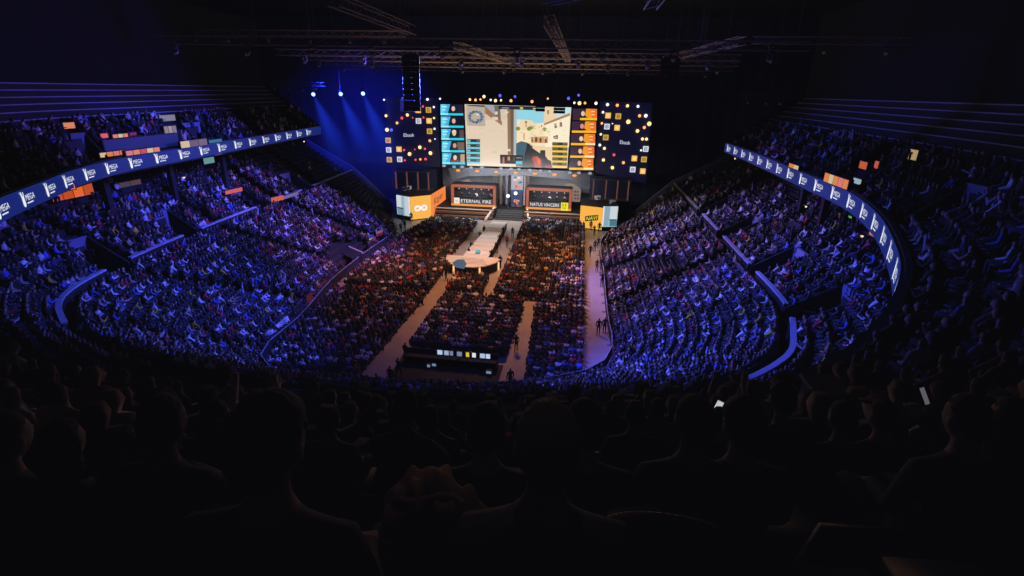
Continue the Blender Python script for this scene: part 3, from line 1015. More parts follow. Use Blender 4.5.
for (y0, y1, cols) in ((175.6, 190.5, [(226, 130, 84), (210, 90, 60), (236, 190, 150), (70, 60, 80), (190, 70, 60), (240, 210, 180), (96, 90, 110)]), (199, 209, [(226, 140, 100), (180, 90, 66), (60, 54, 90), (214, 160, 120), (90, 70, 60)]), (208, 216, [(210, 80, 90), (70, 60, 130), (90, 90, 160)])):
    for i in range(11):
        x, y = 513 + rr.random() * 8, lerp(y0 + 1.5, y1 - 1.5, rr.random())
        P.disc(x, y, .7 + rr.random() * 1.5, .6 + rr.random() * 1.3, cols[i % len(cols)], 7)
P.mb.build('picture', M_IMAGE, bn)
for n, (x, y) in enumerate(((508, 195.9), (515.6, 193.3))):
    c = on_y(x, y, 90.6)
    t = thing('spotlight', c, 'bright white spotlight, %s of the two shining between the booths' % ('lower' if n == 0 else 'upper'), 'lamp')
    mb = MB()
    mb.ball(c, .3, glow('white_hot', srgb(240, 245, 255), 2.2), 12, 8, (1, .5, 1))
    mb.build('lens', None, t, smooth=True)
    mb = MB()
    mb.tube((c[0], c[1] + .1, c[2]), (c[0], c[1] + .6, c[2]), .33, M_DSTEEL, 12, .22)
    mb.build('lamp_body', None, t)
    mb = MB()
    mb.tube((c[0], c[1] + .35, 1.2), (c[0], c[1] + .35, c[2]), .05, M_DSTEEL, 6)
    mb.build('pole', None, t)

# LED cubes either side
M_CO = glow('cube_amber', srgb(250, 178, 70), 1.0)
M_CO2 = glow('cube_orange', srgb(240, 132, 62), 1.0)
cl = thing('led_cube', (-28, 88, 0), 'orange LED cube with white infinity sign left of the stage', 'screen')
FP = [(-31.0, 83.9), (-28.2, 82.5), (-25.3, 85.0), (-25.1, 94.0), (-31, 94)]
mb = MB()
mb.prism(FP, 0, 4.1, M_BLACK)
mb.build('housing', None, cl)


def face_quad(a, b, z0, z1, off, u0=0, u1=1):
    a, b = np.array(a, float), np.array(b, float)
    d = (b - a) / np.linalg.norm(b - a)
    n = np.array([d[1], -d[0]]) * off
    p, q = a + (b - a) * u0 + n, a + (b - a) * u1 + n
    return [(*p, z0), (*q, z0), (*q, z1), (*p, z1)]


mb = MB()
mb.face(face_quad(FP[1], FP[2], .15, 4.05, .03), M_CO)
mb.face(face_quad(FP[2], FP[3], .15, 4.1, .03), M_CO2)
clf = mb.build('orange_face', None, cl)


def pale_face(a, b, parent, flip):
    mb = MB()
    f = lambda u0, u1, z0, z1, c, off: mb.face(face_quad(a, b, z0, z1, off, u0, u1), M_IMAGE, srgb(*c))
    f(0, 1, .7, 4.05, (176, 196, 208), .03)
    if flip:
        f(.0, .08, .8, 4.05, (226, 234, 240), .04)
        f(.10, .45, .8, 4.05, (134, 166, 184), .04)
        f(.50, .95, 1.9, 4.0, (200, 212, 216), .05)
        f(.50, 1, .8, 1.7, (70, 120, 130), .05)
        f(.46, .98, 1.72, 1.95, (40, 70, 74), .06)
    else:
        f(.0, .35, 1.9, 4.0, (206, 212, 216), .04)
        f(.36, .6, .8, 4.05, (150, 178, 196), .04)
        f(.62, .98, .8, 4.0, (190, 204, 212), .04)
        f(.05, .5, .75, 1.8, (108, 142, 158), .05)
        f(.04, .5, 1.8, 2.0, (36, 56, 62), .06)
        f(.93, 1, .8, 4.05, (232, 238, 244), .06)
    mb.build('pale_face', M_IMAGE, parent)


pale_face(FP[0], FP[1], cl, False)
mb = MB()     # infinity sign
cu = []
for i in range(48):
    t = 2 * PI * i / 48
    s = 1.0 / (1 + math.sin(t) ** 2)
    cu.append((math.cos(t) * s, math.sin(t) * math.cos(t) * s))
a, b = np.array(FP[1]), np.array(FP[2])
d = (b - a) / np.linalg.norm(b - a)
nn = np.array([d[1], -d[0]]) * .06


def on_face(u, z):
    p = a + d * u + nn
    return (p[0], p[1], z)


for i in range(48):
    (x, y), (x2, y2) = cu[i], cu[(i + 1) % 48]
    t = np.array([x2 - x, y2 - y])
    t = t / (np.linalg.norm(t) + 1e-9)
    w = np.array([-t[1], t[0]]) * .16
    Lx = 1.9
    q = [on_face(Lx + 1.05 * (x + k * w[0]), 2.0 + 1.05 * (y + k * w[1])) for x, y, k in ((x, y, 1), (x2, y2, 1), (x2, y2, -1), (x, y, -1))]
    mb.face(q, M_WHITE)
mb.build('infinity_sign', None, clf)
mb = MB()
a, b = np.array(FP[2]), np.array(FP[3])
fq = [(-25.2 + .04, 86.3, 1.7), (-25.15 + .04, 92.6, 2.0), (-25.15 + .04, 92.6, 3.5), (-25.2 + .04, 86.3, 3.2)]
quad_text(mb, 'Kayen', fq, glow('script_dark', srgb(60, 34, 26), 1.0), None, 0.25)
mb.build('script_lettering', None, clf)

cr = thing('led_cube', (3.2, 88, 0), 'orange LED cube with black and yellow team sign right of the stage', 'screen')
FR_ = [(.2, 83.5), (3.8, 82.4), (6.15, 82.9), (6.3, 94), (.2, 94)]
mb = MB()
mb.prism(FR_, 0, 3.85, M_BLACK)
mb.build('housing', None, cr)
mb = MB()
mb.face(face_quad(FR_[0], FR_[1], .15, 3.8, .03), M_CO)
crf = mb.build('orange_face', None, cr)
pale_face(FR_[1], FR_[2], cr, True)
a, b = np.array(FR_[0]), np.array(FR_[1])
d = (b - a) / np.linalg.norm(b - a)
nn = np.array([d[1], -d[0]])
mb = MB()
g = lambda u, z, o: (*(a + d * u + nn * o), z)
mb.face([g(.9, 1.25, .06), g(3.05, 1.7, .06), g(3.05, 2.6, .06), g(.9, 2.15, .06)], glow('sign_black', srgb(28, 24, 14), 1.0))
quad_text(mb, 'NAVI', [g(1.05, 1.42, .08), g(2.92, 1.80, .08), g(2.92, 2.45, .08), g(1.05, 2.05, .08)], glow('sign_yellow', srgb(238, 232, 70), 1.0), None, 0.2)
mb.build('team_sign', None, crf)

# scaffold towers on the cubes
for side, xs, z0, lab in ((-1, (-32.4, -30.4, -28.4, -26.5), 4.15, 'left'), (1, (2.1, 4.2, 6.1, 7.9), 3.9, 'right')):
    t = thing('scaffold_tower', ((xs[0] + xs[3]) / 2, 88, z0), 'dark scaffold tower with four warm lit posts above the %s LED cube' % lab, 'scaffold')
    for k, x in enumerate(xs):
        mb = MB()
        mb.box((x - .1, 87.9, z0), (x + .1, 88.1, 7.3), glow('post_warm', srgb(112, 70, 62), .8))
        for j in range(7):
            mb.box((x - .14, 87.85, z0 + .2 + j * .45), (x + .14, 87.9, z0 + .26 + j * .45), M_DSTEEL)
        mb.build('post', None, t)
    mb = MB()
    mb.box((xs[0] - .5, 87.8, 7.3), (xs[3] + .4, 88.2, 7.45), M_DSTEEL)
    mb.build('frame', None, t)
    mb = MB()
    mb.box((xs[0] - .5, 87.8, z0 + .0), (xs[3] + .4, 90, z0 + .12), M_DSTEEL)
    mb.build('deck', None, t)
    mb = MB()
    mb.box((xs[0] - .6, 90.2, z0 if side < 0 else 0), (xs[3] + .8, 90.35, 7.6), M_NAVY)
    mb.build('back_cloth', None, t)
for n, (x, y, w, lab) in enumerate(((404.4, 188.8, .55, 'above the left LED cube'), (408.6, 187.6, .7, 'beside a broadcast camera above the left LED cube'), (597.6, 197.6, 1.0, 'on the scaffold above the amber right LED cube'), (612.6, 202.0, 1.0, 'on top of the pale right LED cube face'))):
    c = on_y(x, y, 86.2)
    t = thing('broadcast_camera', (c[0], c[1], 4.1), 'white broadcast camera on tripod ' + lab, 'camera')
    mb = MB()
    mb.box((c[0] - w / 2, 86, c[2] - .3), (c[0] + w / 2, 86.7, c[2] + .3), mat('camera_white', (0.8, 0.82, 0.88), 0.4))
    mb.tube((c[0] + .1, 85.75, c[2]), (c[0] + .1, 86, c[2]), .16, M_BLACK, 10)
    mb.build('camera_body', None, t)
    for dx, dy in ((-.3, -.1), (.3, -.1), (0, .35)):
        mb = MB()
        mb.tube((c[0], 86.3, c[2] - .28), (c[0] + dx, 86.3 + dy, 4.1 if side < 0 else 3.9), .03, M_DSTEEL, 5)
        mb.build('leg', None, t)

# ------------------------------------------------------------------ catwalk with rounded head
cw = thing('catwalk', (-12.8, 66, 0), 'pale grey catwalk with a rounded front platform and glowing front posts', 'catwalk')
run = [(-14.3, 60.5), (-11.0, 60.5), (-11.4, 80), (-13.8, 80)]
mb = MB()
mb.prism(run, 0.05, 1.15, M_BLACK)
mb.build('runway_body', None, cw)
mb = MB()
mb.prism(run, 1.15, 1.22, M_DECK)
mb.build('runway_deck', None, cw)
head = []
for i in range(21):
    t = PI + PI * i / 20
    head.append((-12.85 + 3.5 * math.cos(t), 61.2 + 4.3 * math.sin(t)))
mb = MB()
mb.prism(head, 0.05, 1.1, M_BLACK)
mb.build('platform_body', None, cw)
mb = MB()
mb.prism(head, 1.1, 1.23, M_DECK)
mb.build('platform_deck', None, cw)
mb = MB()
for i in range(5):
    y = 58.2 + i * .5
    mb.box((-15.2 + .2 * i, y, 1.232), (-10.6 - .2 * i, y + .06, 1.24), M_DSTEEL)
for i in range(9):
    y = 62 + i * 2
    mb.box((-14.1, y, 1.222), (-11.2, y + .05, 1.228), M_DSTEEL)
mb.build('deck_joints', None, cw)
for t in (1.08, 1.34, 1.64, 1.9):
    x, y = -12.85 + 3.56 * math.cos(PI * t), 61.2 + 4.38 * math.sin(PI * t)
    mb = MB()
    mb.tube((x, y, .05), (x, y, 1.1), .11, glow('post_glow', srgb(250, 190, 130), 1.3), 8)
    mb.build('glow_post', None, cw)
mb = MB()
pts = [on_z(x, y, 1.26) for x, y in ((452.5, 262.5), (457, 259.5), (464, 259.6), (466.6, 264), (464, 269), (456, 267.5))]
mb.face(pts, glow('blue_floor_graphic', srgb(44, 96, 124), .7))
mb.build('blue_graphic', None, cw)
for n, (x, y) in enumerate(((478, 251.5), (477, 253.6))):
    pass
c = on_z(478, 253, 1.23)
t = thing('trophy_case', c, 'small cyan lit display box on the catwalk edge', 'display box')
mb = MB()
mb.box((c[0] - .3, c[1] - .35, 1.24), (c[0] + .3, c[1] + .35, 1.3), M_DSTEEL)
mb.build('base', None, t)
mb = MB()
mb.box((c[0] - .24, c[1] - .3, 1.3), (c[0] + .24, c[1] + .3, 1.6), glow('cyan_box', srgb(100, 180, 200), .8))
mb.build('lit_box', None, t)
c = on_z(496, 226, .8)
t = thing('orange_couch', (c[0], c[1], 0), 'small orange seat at the foot of the centre steps', 'seat')
mb = MB()
mb.box((c[0] - .9, c[1] - .5, .1), (c[0] + .9, c[1] + .5, .75), glow('orange_vinyl_glow', srgb(240, 120, 20), .8))  # couch glows by its material, there is no lamp in it
mb.build('cushion', None, t)
mb = MB()
mb.box((c[0] - .9, c[1] + .4, .75), (c[0] + .9, c[1] + .6, 1.2), glow('orange_vinyl_glow', srgb(240, 120, 20), .8))
mb.build('backrest', None, t)
for dx in (-.8, .8):
    mb = MB()
    mb.box((c[0] + dx - .05, c[1] - .4, 0), (c[0] + dx + .05, c[1] + .4, .1), M_BLACK)
    mb.build('leg', None, t)

# front of house desk
fh = thing('production_desk', (-9.3, 33.8, 0), 'long black production desk in front of the centre aisle blocks', 'desk')
mb = MB()
mb.box((-13.4, 35.3, .75), (-5.7, 36.2, .82), M_BLACK)
mb.build('desk_top', None, fh)
mb = MB()
mb.box((-13.4, 36.15, .05), (-5.7, 36.25, 1.15), mat('black_velvet', (0.01, 0.01, 0.02), .9))
mb.build('front_cloth', None, fh)
mb = MB()
mb.box((-13.8, 30.6, 0), (-5.3, 36.4, .12), M_BLACK)
mb.build('riser', None, fh)
for x in (-13.3, -9.5, -5.8):
    mb = MB()
    mb.box((x, 35.35, .12), (x + .08, 36.1, .75), M_DSTEEL)
    mb.build('leg', None, fh)
for n, (x, y, w, c) in enumerate(((440, 355.2, 6, (190, 205, 235)), (446.5, 356, 5.5, (160, 176, 210)), (451.5, 357, 4, (120, 130, 160)), (459.5, 358, 6, (120, 130, 170)), (467.6, 358, 4, (220, 200, 40)), (474, 357.6, 4.4, (230, 235, 245)), (482.5, 358.5, 6, (180, 200, 235)), (488, 358.6, 5, (200, 215, 240)))):
    p = on_z(x, y, 1.0)
    p = on_y(x, y, 35.7)
    t = thing('desk_monitor', (p[0], 35.7, .82), '%s glowing monitor, %s from the left on the production desk' % ({4: 'yellow'}.get(n, 'white'), ordinal(n + 1)), 'monitor', 'monitors on the production desk')
    hw = w / 2 * 36 / 514 * .98
    mb = MB()
    mb.box((p[0] - hw - .02, 35.7, .98), (p[0] + hw + .02, 35.74, 1.42), M_BLACK)
    mh = mb.build('housing', None, t)
    mb = MB()
    mb.box((p[0] - hw, 35.69, 1.0), (p[0] + hw, 35.699, 1.4), glow('mon_%d' % n, srgb(*c), .9))
    mb.build('display', None, mh)
    mb = MB()
    mb.box((p[0] - .03, 35.71, .82), (p[0] + .03, 35.74, .98), M_DSTEEL)
    mb.build('stand', None, t)
for n, (x, y, r) in enumerate(((434.5, 363, 1.6), (429, 364, 1.2), (489, 370.5, 2.0))):
    p = on_z(x, y, .5)
    t = thing('equipment_case', (p[0], p[1], .12), 'pale lit equipment on the production riser, %s from the left' % ordinal(n + 1 if n else 2) if n != 1 else 'pale lit equipment on the production riser, first from the left', 'equipment')
    mb = MB()
    mb.box((p[0] - .12 * r, p[1] - .15, .12), (p[0] + .12 * r, p[1] + .15, .55), M_BLACK)
    mb.build('case_body', None, t)
    mb = MB()
    mb.box((p[0] - .1 * r, p[1] - .16, .3), (p[0] + .1 * r, p[1] - .15, .52), glow('case_light', srgb(130, 150, 185), .7))
    mb.build('lit_panel', None, t)

# ------------------------------------------------------------------ rig under the roof
def truss_mb(a, b, size=.55, pitch=1.1, r=.035, material=None):
    a, b = np.array(a, float), np.array(b, float)
    L = np.linalg.norm(b - a)
    d = (b - a) / L
    s = np.cross(d, (0, 0, 1))
    s = s / np.linalg.norm(s)
    u = np.array([0, 0, 1.0])
    mb = MB()
    cs = [s * size / 2 * i + u * size / 2 * j for i, j in ((-1, -1), (1, -1), (1, 1), (-1, 1))]
    for c in cs:
        mb.tube(a + c, b + c, r, material, 5)
    n = max(2, int(L / pitch))
    for k in range(n):
        p, q = a + d * L * k / n, a + d * L * (k + 1) / n
        for i in range(4):
            c, e = cs[i], cs[(i + 1) % 4]
            if k % 2:
                c, e = e, c
            mb.tube(p + c, q + e, r * .6, material, 4)
    return mb


TRUSS = [((-33, 38.5, 24), (14, 38.5, 24), 'first cross truss from the audience end under the roof'),
         ((-30, 51, 24), (13, 51, 24), 'second cross truss from the audience end under the roof'),
         ((-32, 59.5, 24), (15, 59.5, 24), 'third cross truss from the audience end under the roof'),
         ((-36, 73, 24), (18, 73, 24), 'fourth cross truss from the audience end under the roof'),
         ((-40, 87.6, 24), (18, 87.6, 24), 'fifth cross truss, straight above the game screens'),
         ((-11.7, 25, 24.7), (-12.2, 38, 24.7), 'short reddish lengthwise truss above the near centre of the floor'),
         ((-12, 50, 24.7), (-10.6, 95, 24.7), 'long lengthwise truss leading to the middle of the game screens'),
         ((-2.4, 32, 24.7), (-2.6, 70, 24.7), 'bright lengthwise truss right of the arena centre line'),
         ((1.6, 20.5, 24.7), (-1.9, 24.6, 24.7), 'short oblique truss high in front of the camera'),
         ((2.5, 19, 24.7), (2.5, 26, 24.7), 'short lengthwise truss at the upper picture edge'),
         ((10.9, 43, 24.7), (9.2, 62, 24.7), 'oblique lengthwise truss above the right lower stand'),
         ((-62, 82, 21.3), (-41, 82, 21.3), 'low side truss behind the left upper stand'),
         ((19, 72, 21.0), (33, 72, 21.0), 'low side truss behind the right upper stand'),
         ((-62, 60, 26.5), (-20, 60, 26.5), 'high cross truss above the left stand'),
         ((14, 52, 25.5), (34, 46, 25.0), 'high cross truss above the right stand')]
for a, b, lab in TRUSS:
    t = thing('lighting_truss', a, lab, 'truss')
    truss_mb(a, b, material=M_STEEL).build('lattice', M_STEEL, t)
    n = max(2, int(np.linalg.norm(np.array(b) - np.array(a)) / 8) + 1)
    for k in range(n):
        p = lerp(np.array(a, float), np.array(b, float), (k + .5) / n)
        mb = MB()
        mb.tube(p + np.array([0, 0, .3]), (p[0], p[1], 33), .02, M_DSTEEL, 4)
        mb.build('hoist_cable', M_DSTEEL, t)


def fixture_proto():
    e = thing('hanging_stage_lamp', (0, 0, 0), 'x', 'lamp')
    mb = MB()
    mb.box((-.2, -.15, -.16), (.2, .15, 0), M_BLACK)
    mb.build('base', None, e)
    mb = MB()
    mb.box((-.24, -.05, -.55), (-.19, .05, -.1), M_DSTEEL)
    mb.box((.19, -.05, -.55), (.24, .05, -.1), M_DSTEEL)
    mb.box((-.24, -.05, -.12), (.24, .05, -.08), M_DSTEEL)
    mb.build('yoke', None, e)
    mb = MB()
    mb.tube((0, -.12, -.62), (0, .1, -.4), .17, M_DSTEEL, 10, .13)
    mb.ball((0, -.13, -.63), .14, glow('idle_lens', srgb(44, 40, 60), .5), 8, 5, (1, .4, 1))
    mb.build('lamp_head', None, e)
    return e


def copy_tree(o):
    c = o.copy()
    COL.objects.link(c)
    for ch in o.children:
        d = ch.copy()
        COL.objects.link(d)
        d.parent = c
        d.matrix_parent_inverse = ch.matrix_parent_inverse.copy()
    return c


FX = fixture_proto()
first = True
for ti, (n, names) in {0: (9, 'first cross'), 1: (8, 'second cross'), 2: (9, 'third cross'), 3: (10, 'fourth cross'), 11: (9, 'left low side'), 12: (7, 'right low side'), 13: (9, 'high left'), 14: (5, 'high right')}.items():
    a, b, _ = TRUSS[ti]
    for k in range(n):
        p = lerp(np.array(a, float), np.array(b, float), (k + .5 + .3 * (random.random() - .5)) / n)
        o = FX if first else copy_tree(FX)
        first = False
        o.location = (p[0], p[1], p[2] - .28)
        o.rotation_euler = (0, 0, random.uniform(-.8, .8))
        tag(o, 'small moving head lamp, %s from the left under the %s truss' % (ordinal(k + 1), names), 'lamp', 'moving head lamps under the trusses')

# hanging loudspeaker arrays
def speaker_array(x, y, z1, z0, w, lab, lean=0.12):
    t = thing('speaker_array', (x, y, z0), lab, 'loudspeaker')
    n = max(4, int((z1 - z0) / .42))
    h = (z1 - z0) / n
    for k in range(n):
        mb = MB()
        bend = -lean * (k / n) ** 2 * n * .25
        ya = y + bend
        mb.mesh([(x - w / 2, ya, z1 - k * h - .02), (x + w / 2, ya, z1 - k * h - .02), (x + w / 2, ya, z1 - (k + 1) * h + .02), (x - w / 2, ya, z1 - (k + 1) * h + .02),
                 (x - w * .38, ya + .7, z1 - k * h - .05), (x + w * .38, ya + .7, z1 - k * h - .05), (x + w * .38, ya + .7, z1 - (k + 1) * h + .05), (x - w * .38, ya + .7, z1 - (k + 1) * h + .05)],
                [(3, 2, 1, 0), (4, 5, 6, 7), (0, 1, 5, 4), (1, 2, 6, 5), (2, 3, 7, 6), (3, 0, 4, 7)], M_BLACK)
        cab = mb.build('speaker_cabinet', None, t)
        mb = MB()
        mb.mesh([(x - w * .44, ya - .012, z1 - k * h - .06), (x + w * .44, ya - .012, z1 - k * h - .06), (x + w * .44, ya - .012, z1 - (k + 1) * h + .06), (x - w * .44, ya - .012, z1 - (k + 1) * h + .06)], [(3, 2, 1, 0)], M_BLACK)
        mb.build('grille', None, cab)
    mb = MB()
    mb.box((x - w * .4, y, z1), (x + w * .4, y + .6, z1 + .12), M_DSTEEL)
    for dx in (-w * .3, w * .3):
        mb.tube((x + dx, y + .3, z1 + .1), (x + dx, y + .3, 33), .03, M_DSTEEL, 4)
    mb.build('rigging_frame', None, t)


speaker_array(-14.7, 45, 23.6, 19.15, 1.45, 'tall black hanging speaker array left of the card screens')
speaker_array(-15.6, 46.3, 20.1, 19.0, 1.3, 'short black speaker stack hung behind the tall left array')
speaker_array(6.3, 45, 23.6, 19.6, 1.45, 'tall black hanging speaker array at the outer edge of the right LED wall')
c = on_y(540.6, 100, 80)
speaker_array(c[0], 80, c[2] + .8, on_y(540, 111.6, 80)[2], 1.4, 'small black speaker hang in front of the game screen, the one nearer its middle')
c = on_y(560, 98, 80)
speaker_array(c[0], 80, c[2] + .8, on_y(560, 113.6, 80)[2], 1.7, 'small black speaker hang at the corner of the game screen beside the orange cards')

# blue beam spotlights left of the stage
M_BEAM = bpy.data.materials.new('blue_beam_glow')  # glow in cone volumes stands in for beams in haze
M_BEAM.use_nodes = True
nt = M_BEAM.node_tree
nt.nodes.remove(nt.nodes['Principled BSDF'])
pv = nt.nodes.new('ShaderNodeVolumePrincipled')
pv.inputs['Density'].default_value = 0.0
pv.inputs['Emission Color'].default_value = (0.015, 0.06, 1.0, 1)
tc = nt.nodes.new('ShaderNodeTexCoord')
sp = nt.nodes.new('ShaderNodeSeparateXYZ')
mr = nt.nodes.new('ShaderNodeMapRange')
mr.inputs['From Min'].default_value = -16.0
mr.inputs['From Max'].default_value = 0.0
mr.inputs['To Min'].default_value = 0.0
mr.inputs['To Max'].default_value = 1.0
pw = nt.nodes.new('ShaderNodeMath')
pw.operation = 'POWER'
pw.inputs[1].default_value = 3.0
ml = nt.nodes.new('ShaderNodeMath')
ml.operation = 'MULTIPLY'
ml.inputs[1].default_value = 0.45
nt.links.new(tc.outputs['Object'], sp.inputs[0])
nt.links.new(sp.outputs['Z'], mr.inputs['Value'])
nt.links.new(mr.outputs[0], pw.inputs[0])
nt.links.new(pw.outputs[0], ml.inputs[0])
hyp = nt.nodes.new('ShaderNodeVectorMath')
hyp.operation = 'LENGTH'
cmb = nt.nodes.new('ShaderNodeCombineXYZ')
nt.links.new(sp.outputs['X'], cmb.inputs[0])
nt.links.new(sp.outputs['Y'], cmb.inputs[1])
nt.links.new(cmb.outputs[0], hyp.inputs[0])
wid = nt.nodes.new('ShaderNodeMath')
wid.operation = 'MULTIPLY_ADD'
wid.inputs[1].default_value = -0.3136
wid.inputs[2].default_value = 0.18
nt.links.new(sp.outputs['Z'], wid.inputs[0])
dv = nt.nodes.new('ShaderNodeMath')
dv.operation = 'DIVIDE'
nt.links.new(hyp.outputs['Value'], dv.inputs[0])
nt.links.new(wid.outputs[0], dv.inputs[1])
fo = nt.nodes.new('ShaderNodeMapRange')
fo.interpolation_type = 'SMOOTHSTEP'
fo.inputs['From Min'].default_value = 1.0
fo.inputs['From Max'].default_value = 0.0
nt.links.new(dv.outputs[0], fo.inputs['Value'])
m2 = nt.nodes.new('ShaderNodeMath')
m2.operation = 'MULTIPLY'
nt.links.new(ml.outputs[0], m2.inputs[0])
nt.links.new(fo.outputs[0], m2.inputs[1])
nt.links.new(m2.outputs[0], pv.inputs['Emission Strength'])
nt.links.new(pv.outputs[0], nt.nodes['Material Output'].inputs['Volume'])
for n, (x, y) in enumerate(((313.3, 94.4), (340.7, 94.0), (363, 93.6))):
    c = on_y(x, y, 84.0)
    lab = 'bright blue beam spotlight, %s of three left of the stage' % ['outermost', 'middle', 'innermost'][n]
    t = thing('blue_spotlight', c, lab, 'lamp', 'blue beam spotlights left of the stage')
    mb = MB()
    mb.ball(c, .3, glow('blue_hot', srgb(150, 190, 255), 2.5), 12, 8)
    mb.build('lens', None, t, smooth=True)
    mb = MB()
    mb.tube(c + np.array([-.1, .2, .15]), c + np.array([-.3, .5, .6]), .3, M_DSTEEL, 10, .2)
    mb.build('lamp_body', None, t)
    mb = MB()
    mb.tube(c + np.array([-.2, .4, .5]), (c[0] - .2, c[1] + .4, 24), .05, M_DSTEEL, 5)
    mb.build('hanger', None, t)
    axis = Vector((3.2, 0.0, -8.0)).normalized()
    be = MB()
    be.tube((0, 0, 0), (0, 0, -16.0), .18, None, 20, 5.2)
    bo = be.build('light_cone', M_BEAM, None)
    q = axis.to_track_quat('-Z', 'Y')
    bo.parent = t
    bo.rotation_mode = 'QUATERNION'
    bo.rotation_quaternion = q

# ------------------------------------------------------------------ people
SKEL = {}


def seated_skeleton(pose):
    V, E, R, L = [], [], [], []

    def add(p, r, lab, parent=None):
        V.append(p)
        R.append(r if isinstance(r, tuple) else (r, r))
        L.append(lab)
        if parent is not None:
            E.append((parent, len(V) - 1))
        return len(V) - 1
    lean = {'lean': .22, 'cheer': .02}.get(pose, 0.0)
    pel = add((0, 0, .50), (.155, .12), 3)
    sp1 = add((0, -.03 + lean * .4, .68), (.145, .11), 2, pel)
    ch = add((0, -.05 + lean, .92), (.165, .115), 2, sp1)
    nk = add((0, -.03 + lean * 1.2, 1.08), (.058, .058), 0, ch)
    hd = add((0, .0 + lean * 1.3, 1.19), (.082, .092), 0, nk)
    add((0, -.005 + lean * 1.3, 1.30), (.06, .07), 1, hd)
    arms = {
        'lap': (((.235, .0, .76), (.12, .24, .64), (.09, .32, .62)),) * 2,
        'fold': (((.24, .06, .78), (.03, .24, .80), (-.06, .24, .80)),) * 2,
        'clap': (((.245, .12, .80), (.09, .37, .90), (.045, .44, .95)),) * 2,
        'cheer': (((.27, .02, 1.16), (.22, .05, 1.42), (.21, .06, 1.50)),) * 2,
        'lean': (((.25, .30, .70), (.15, .46, .58), (.10, .52, .60)),) * 2,
        'phone': (((.245, .13, .80), (.15, .37, .95), (.12, .43, 1.01)), ((.235, .0, .76), (.12, .24, .64), (.09, .32, .62))),
        'point': (((.28, .18, 1.0), (.32, .44, 1.10), (.33, .53, 1.13)), ((.235, .0, .76), (.12, .24, .64), (.09, .32, .62))),
    }[pose]
    for s, arm in ((1, arms[0]), (-1, arms[1])):
        sh = add((s * .185, -.05 + lean, 1.0), (.068, .068), 2, ch)
        el = add((s * arm[0][0], arm[0][1] - .03 + lean * .6, arm[0][2]), .05, 2, sh)
        wr = add((s * arm[1][0], arm[1][1], arm[1][2]), .037, 2, el)
        add((s * arm[2][0], arm[2][1], arm[2][2]), (.03, .042), 0, wr)
        hp = add((s * .10, .06, .50), (.088, .088), 3, pel)
        kn = add((s * .13, .46, .53), .066, 3, hp)
        an = add((s * .13, .43, .10), .045, 3, kn)
        add((s * .14, .60, .04), (.04, .03), 4, an)
    return V, E, R, L


def standing_skeleton(pose):
    V, E, R, L = [], [], [], []

    def add(p, r, lab, parent=None):
        V.append(p)
        R.append(r if isinstance(r, tuple) else (r, r))
        L.append(lab)
        if parent is not None:
            E.append((parent, len(V) - 1))
        return len(V) - 1
    pel = add((0, 0, .95), (.15, .11), 3)
    sp1 = add((0, .0, 1.13), (.135, .10), 2, pel)
    ch = add((0, -.01, 1.36), (.165, .115), 2, sp1)
    nk = add((0, .0, 1.52), (.056, .056), 0, ch)
    hd = add((0, .02, 1.63), (.08, .09), 0, nk)
    add((0, .015, 1.735), (.06, .068), 1, hd)
    st = {'stand': .0, 'walk': .22, 'film': .0}[pose]
    for s in (1, -1):
        sh = add((s * .19, -.01, 1.44), (.066, .066), 2, ch)
        if pose == 'film':
            el = add((s * .25, .16, 1.26), .048, 2, sh)
            wr = add((s * .10, .34, 1.46), .036, 2, el)
            add((s * .06, .38, 1.54), (.03, .04), 0, wr)
        else:
            el = add((s * .25, -s * st * .5, 1.17), .048, 2, sh)
            wr = add((s * .25, .06 - s * st * .7, .92), .036, 2, el)
            add((s * .24, .08 - s * st * .8, .80), (.028, .042), 0, wr)
        hp = add((s * .10, 0, .92), (.092, .092), 3, pel)
        kn = add((s * .11, s * st * .7 + .02, .50), .062, 3, hp)
        an = add((s * .11, s * st - .02 - (.06 if st and s < 0 else 0), .09), .045, 3, kn)
        add((s * .13, s * st + .14, .035), (.04, .03), 4, an)
    return V, E, R, L


def skin_eval(V, E, R, subsurf, root=0):
    me = bpy.data.meshes.new('sk')
    me.from_pydata([tuple(v) for v in V], E, [])
    ob = bpy.data.objects.new('sk', me)
    COL.objects.link(ob)
    ob.modifiers.new('skin', 'SKIN').use_smooth_shade = True
    d = me.skin_vertices[0].data
    for i, r in enumerate(R):
        d[i].radius = r
        d[i].use_root = (i == root)
    if subsurf:
        sm = ob.modifiers.new('sub', 'SUBSURF')
        sm.levels = subsurf
        sm.render_levels = subsurf
    dg = bpy.context.evaluated_depsgraph_get()
    out = bpy.data.meshes.new_from_object(ob.evaluated_get(dg))
    bpy.data.objects.remove(ob)
    bpy.data.meshes.remove(me)
    out.calc_loop_triangles()
    nv, nt_ = len(out.vertices), len(out.loop_triangles)
    co = np.empty(nv * 3, np.float32)
    out.vertices.foreach_get('co', co)
    tr = np.empty(nt_ * 3, np.int32)
    out.loop_triangles.foreach_get('vertices', tr)
    bpy.data.meshes.remove(out)
    return co.reshape(-1, 3), tr.reshape(-1, 3)


def labels_for(co, V, E, R, L):
    V = np.array(V, float)
    best = np.full(len(co), 1e9)
    lab = np.zeros(len(co), int)
    for a, b in E:
        A, B = V[a], V[b]
        d = B - A
        t = np.clip(((co - A) @ d) / (d @ d), 0, 1)
        dist = np.linalg.norm(co - (A + t[:, None] * d), axis=1)
        r = np.mean(R[a]) * (1 - t) + np.mean(R[b]) * t
        sc = dist / r
        l = np.where(t < .55, L[a], L[b])
        m_ = sc < best
        best = np.where(m_, sc, best)
        lab = np.where(m_, l, lab)
    return lab


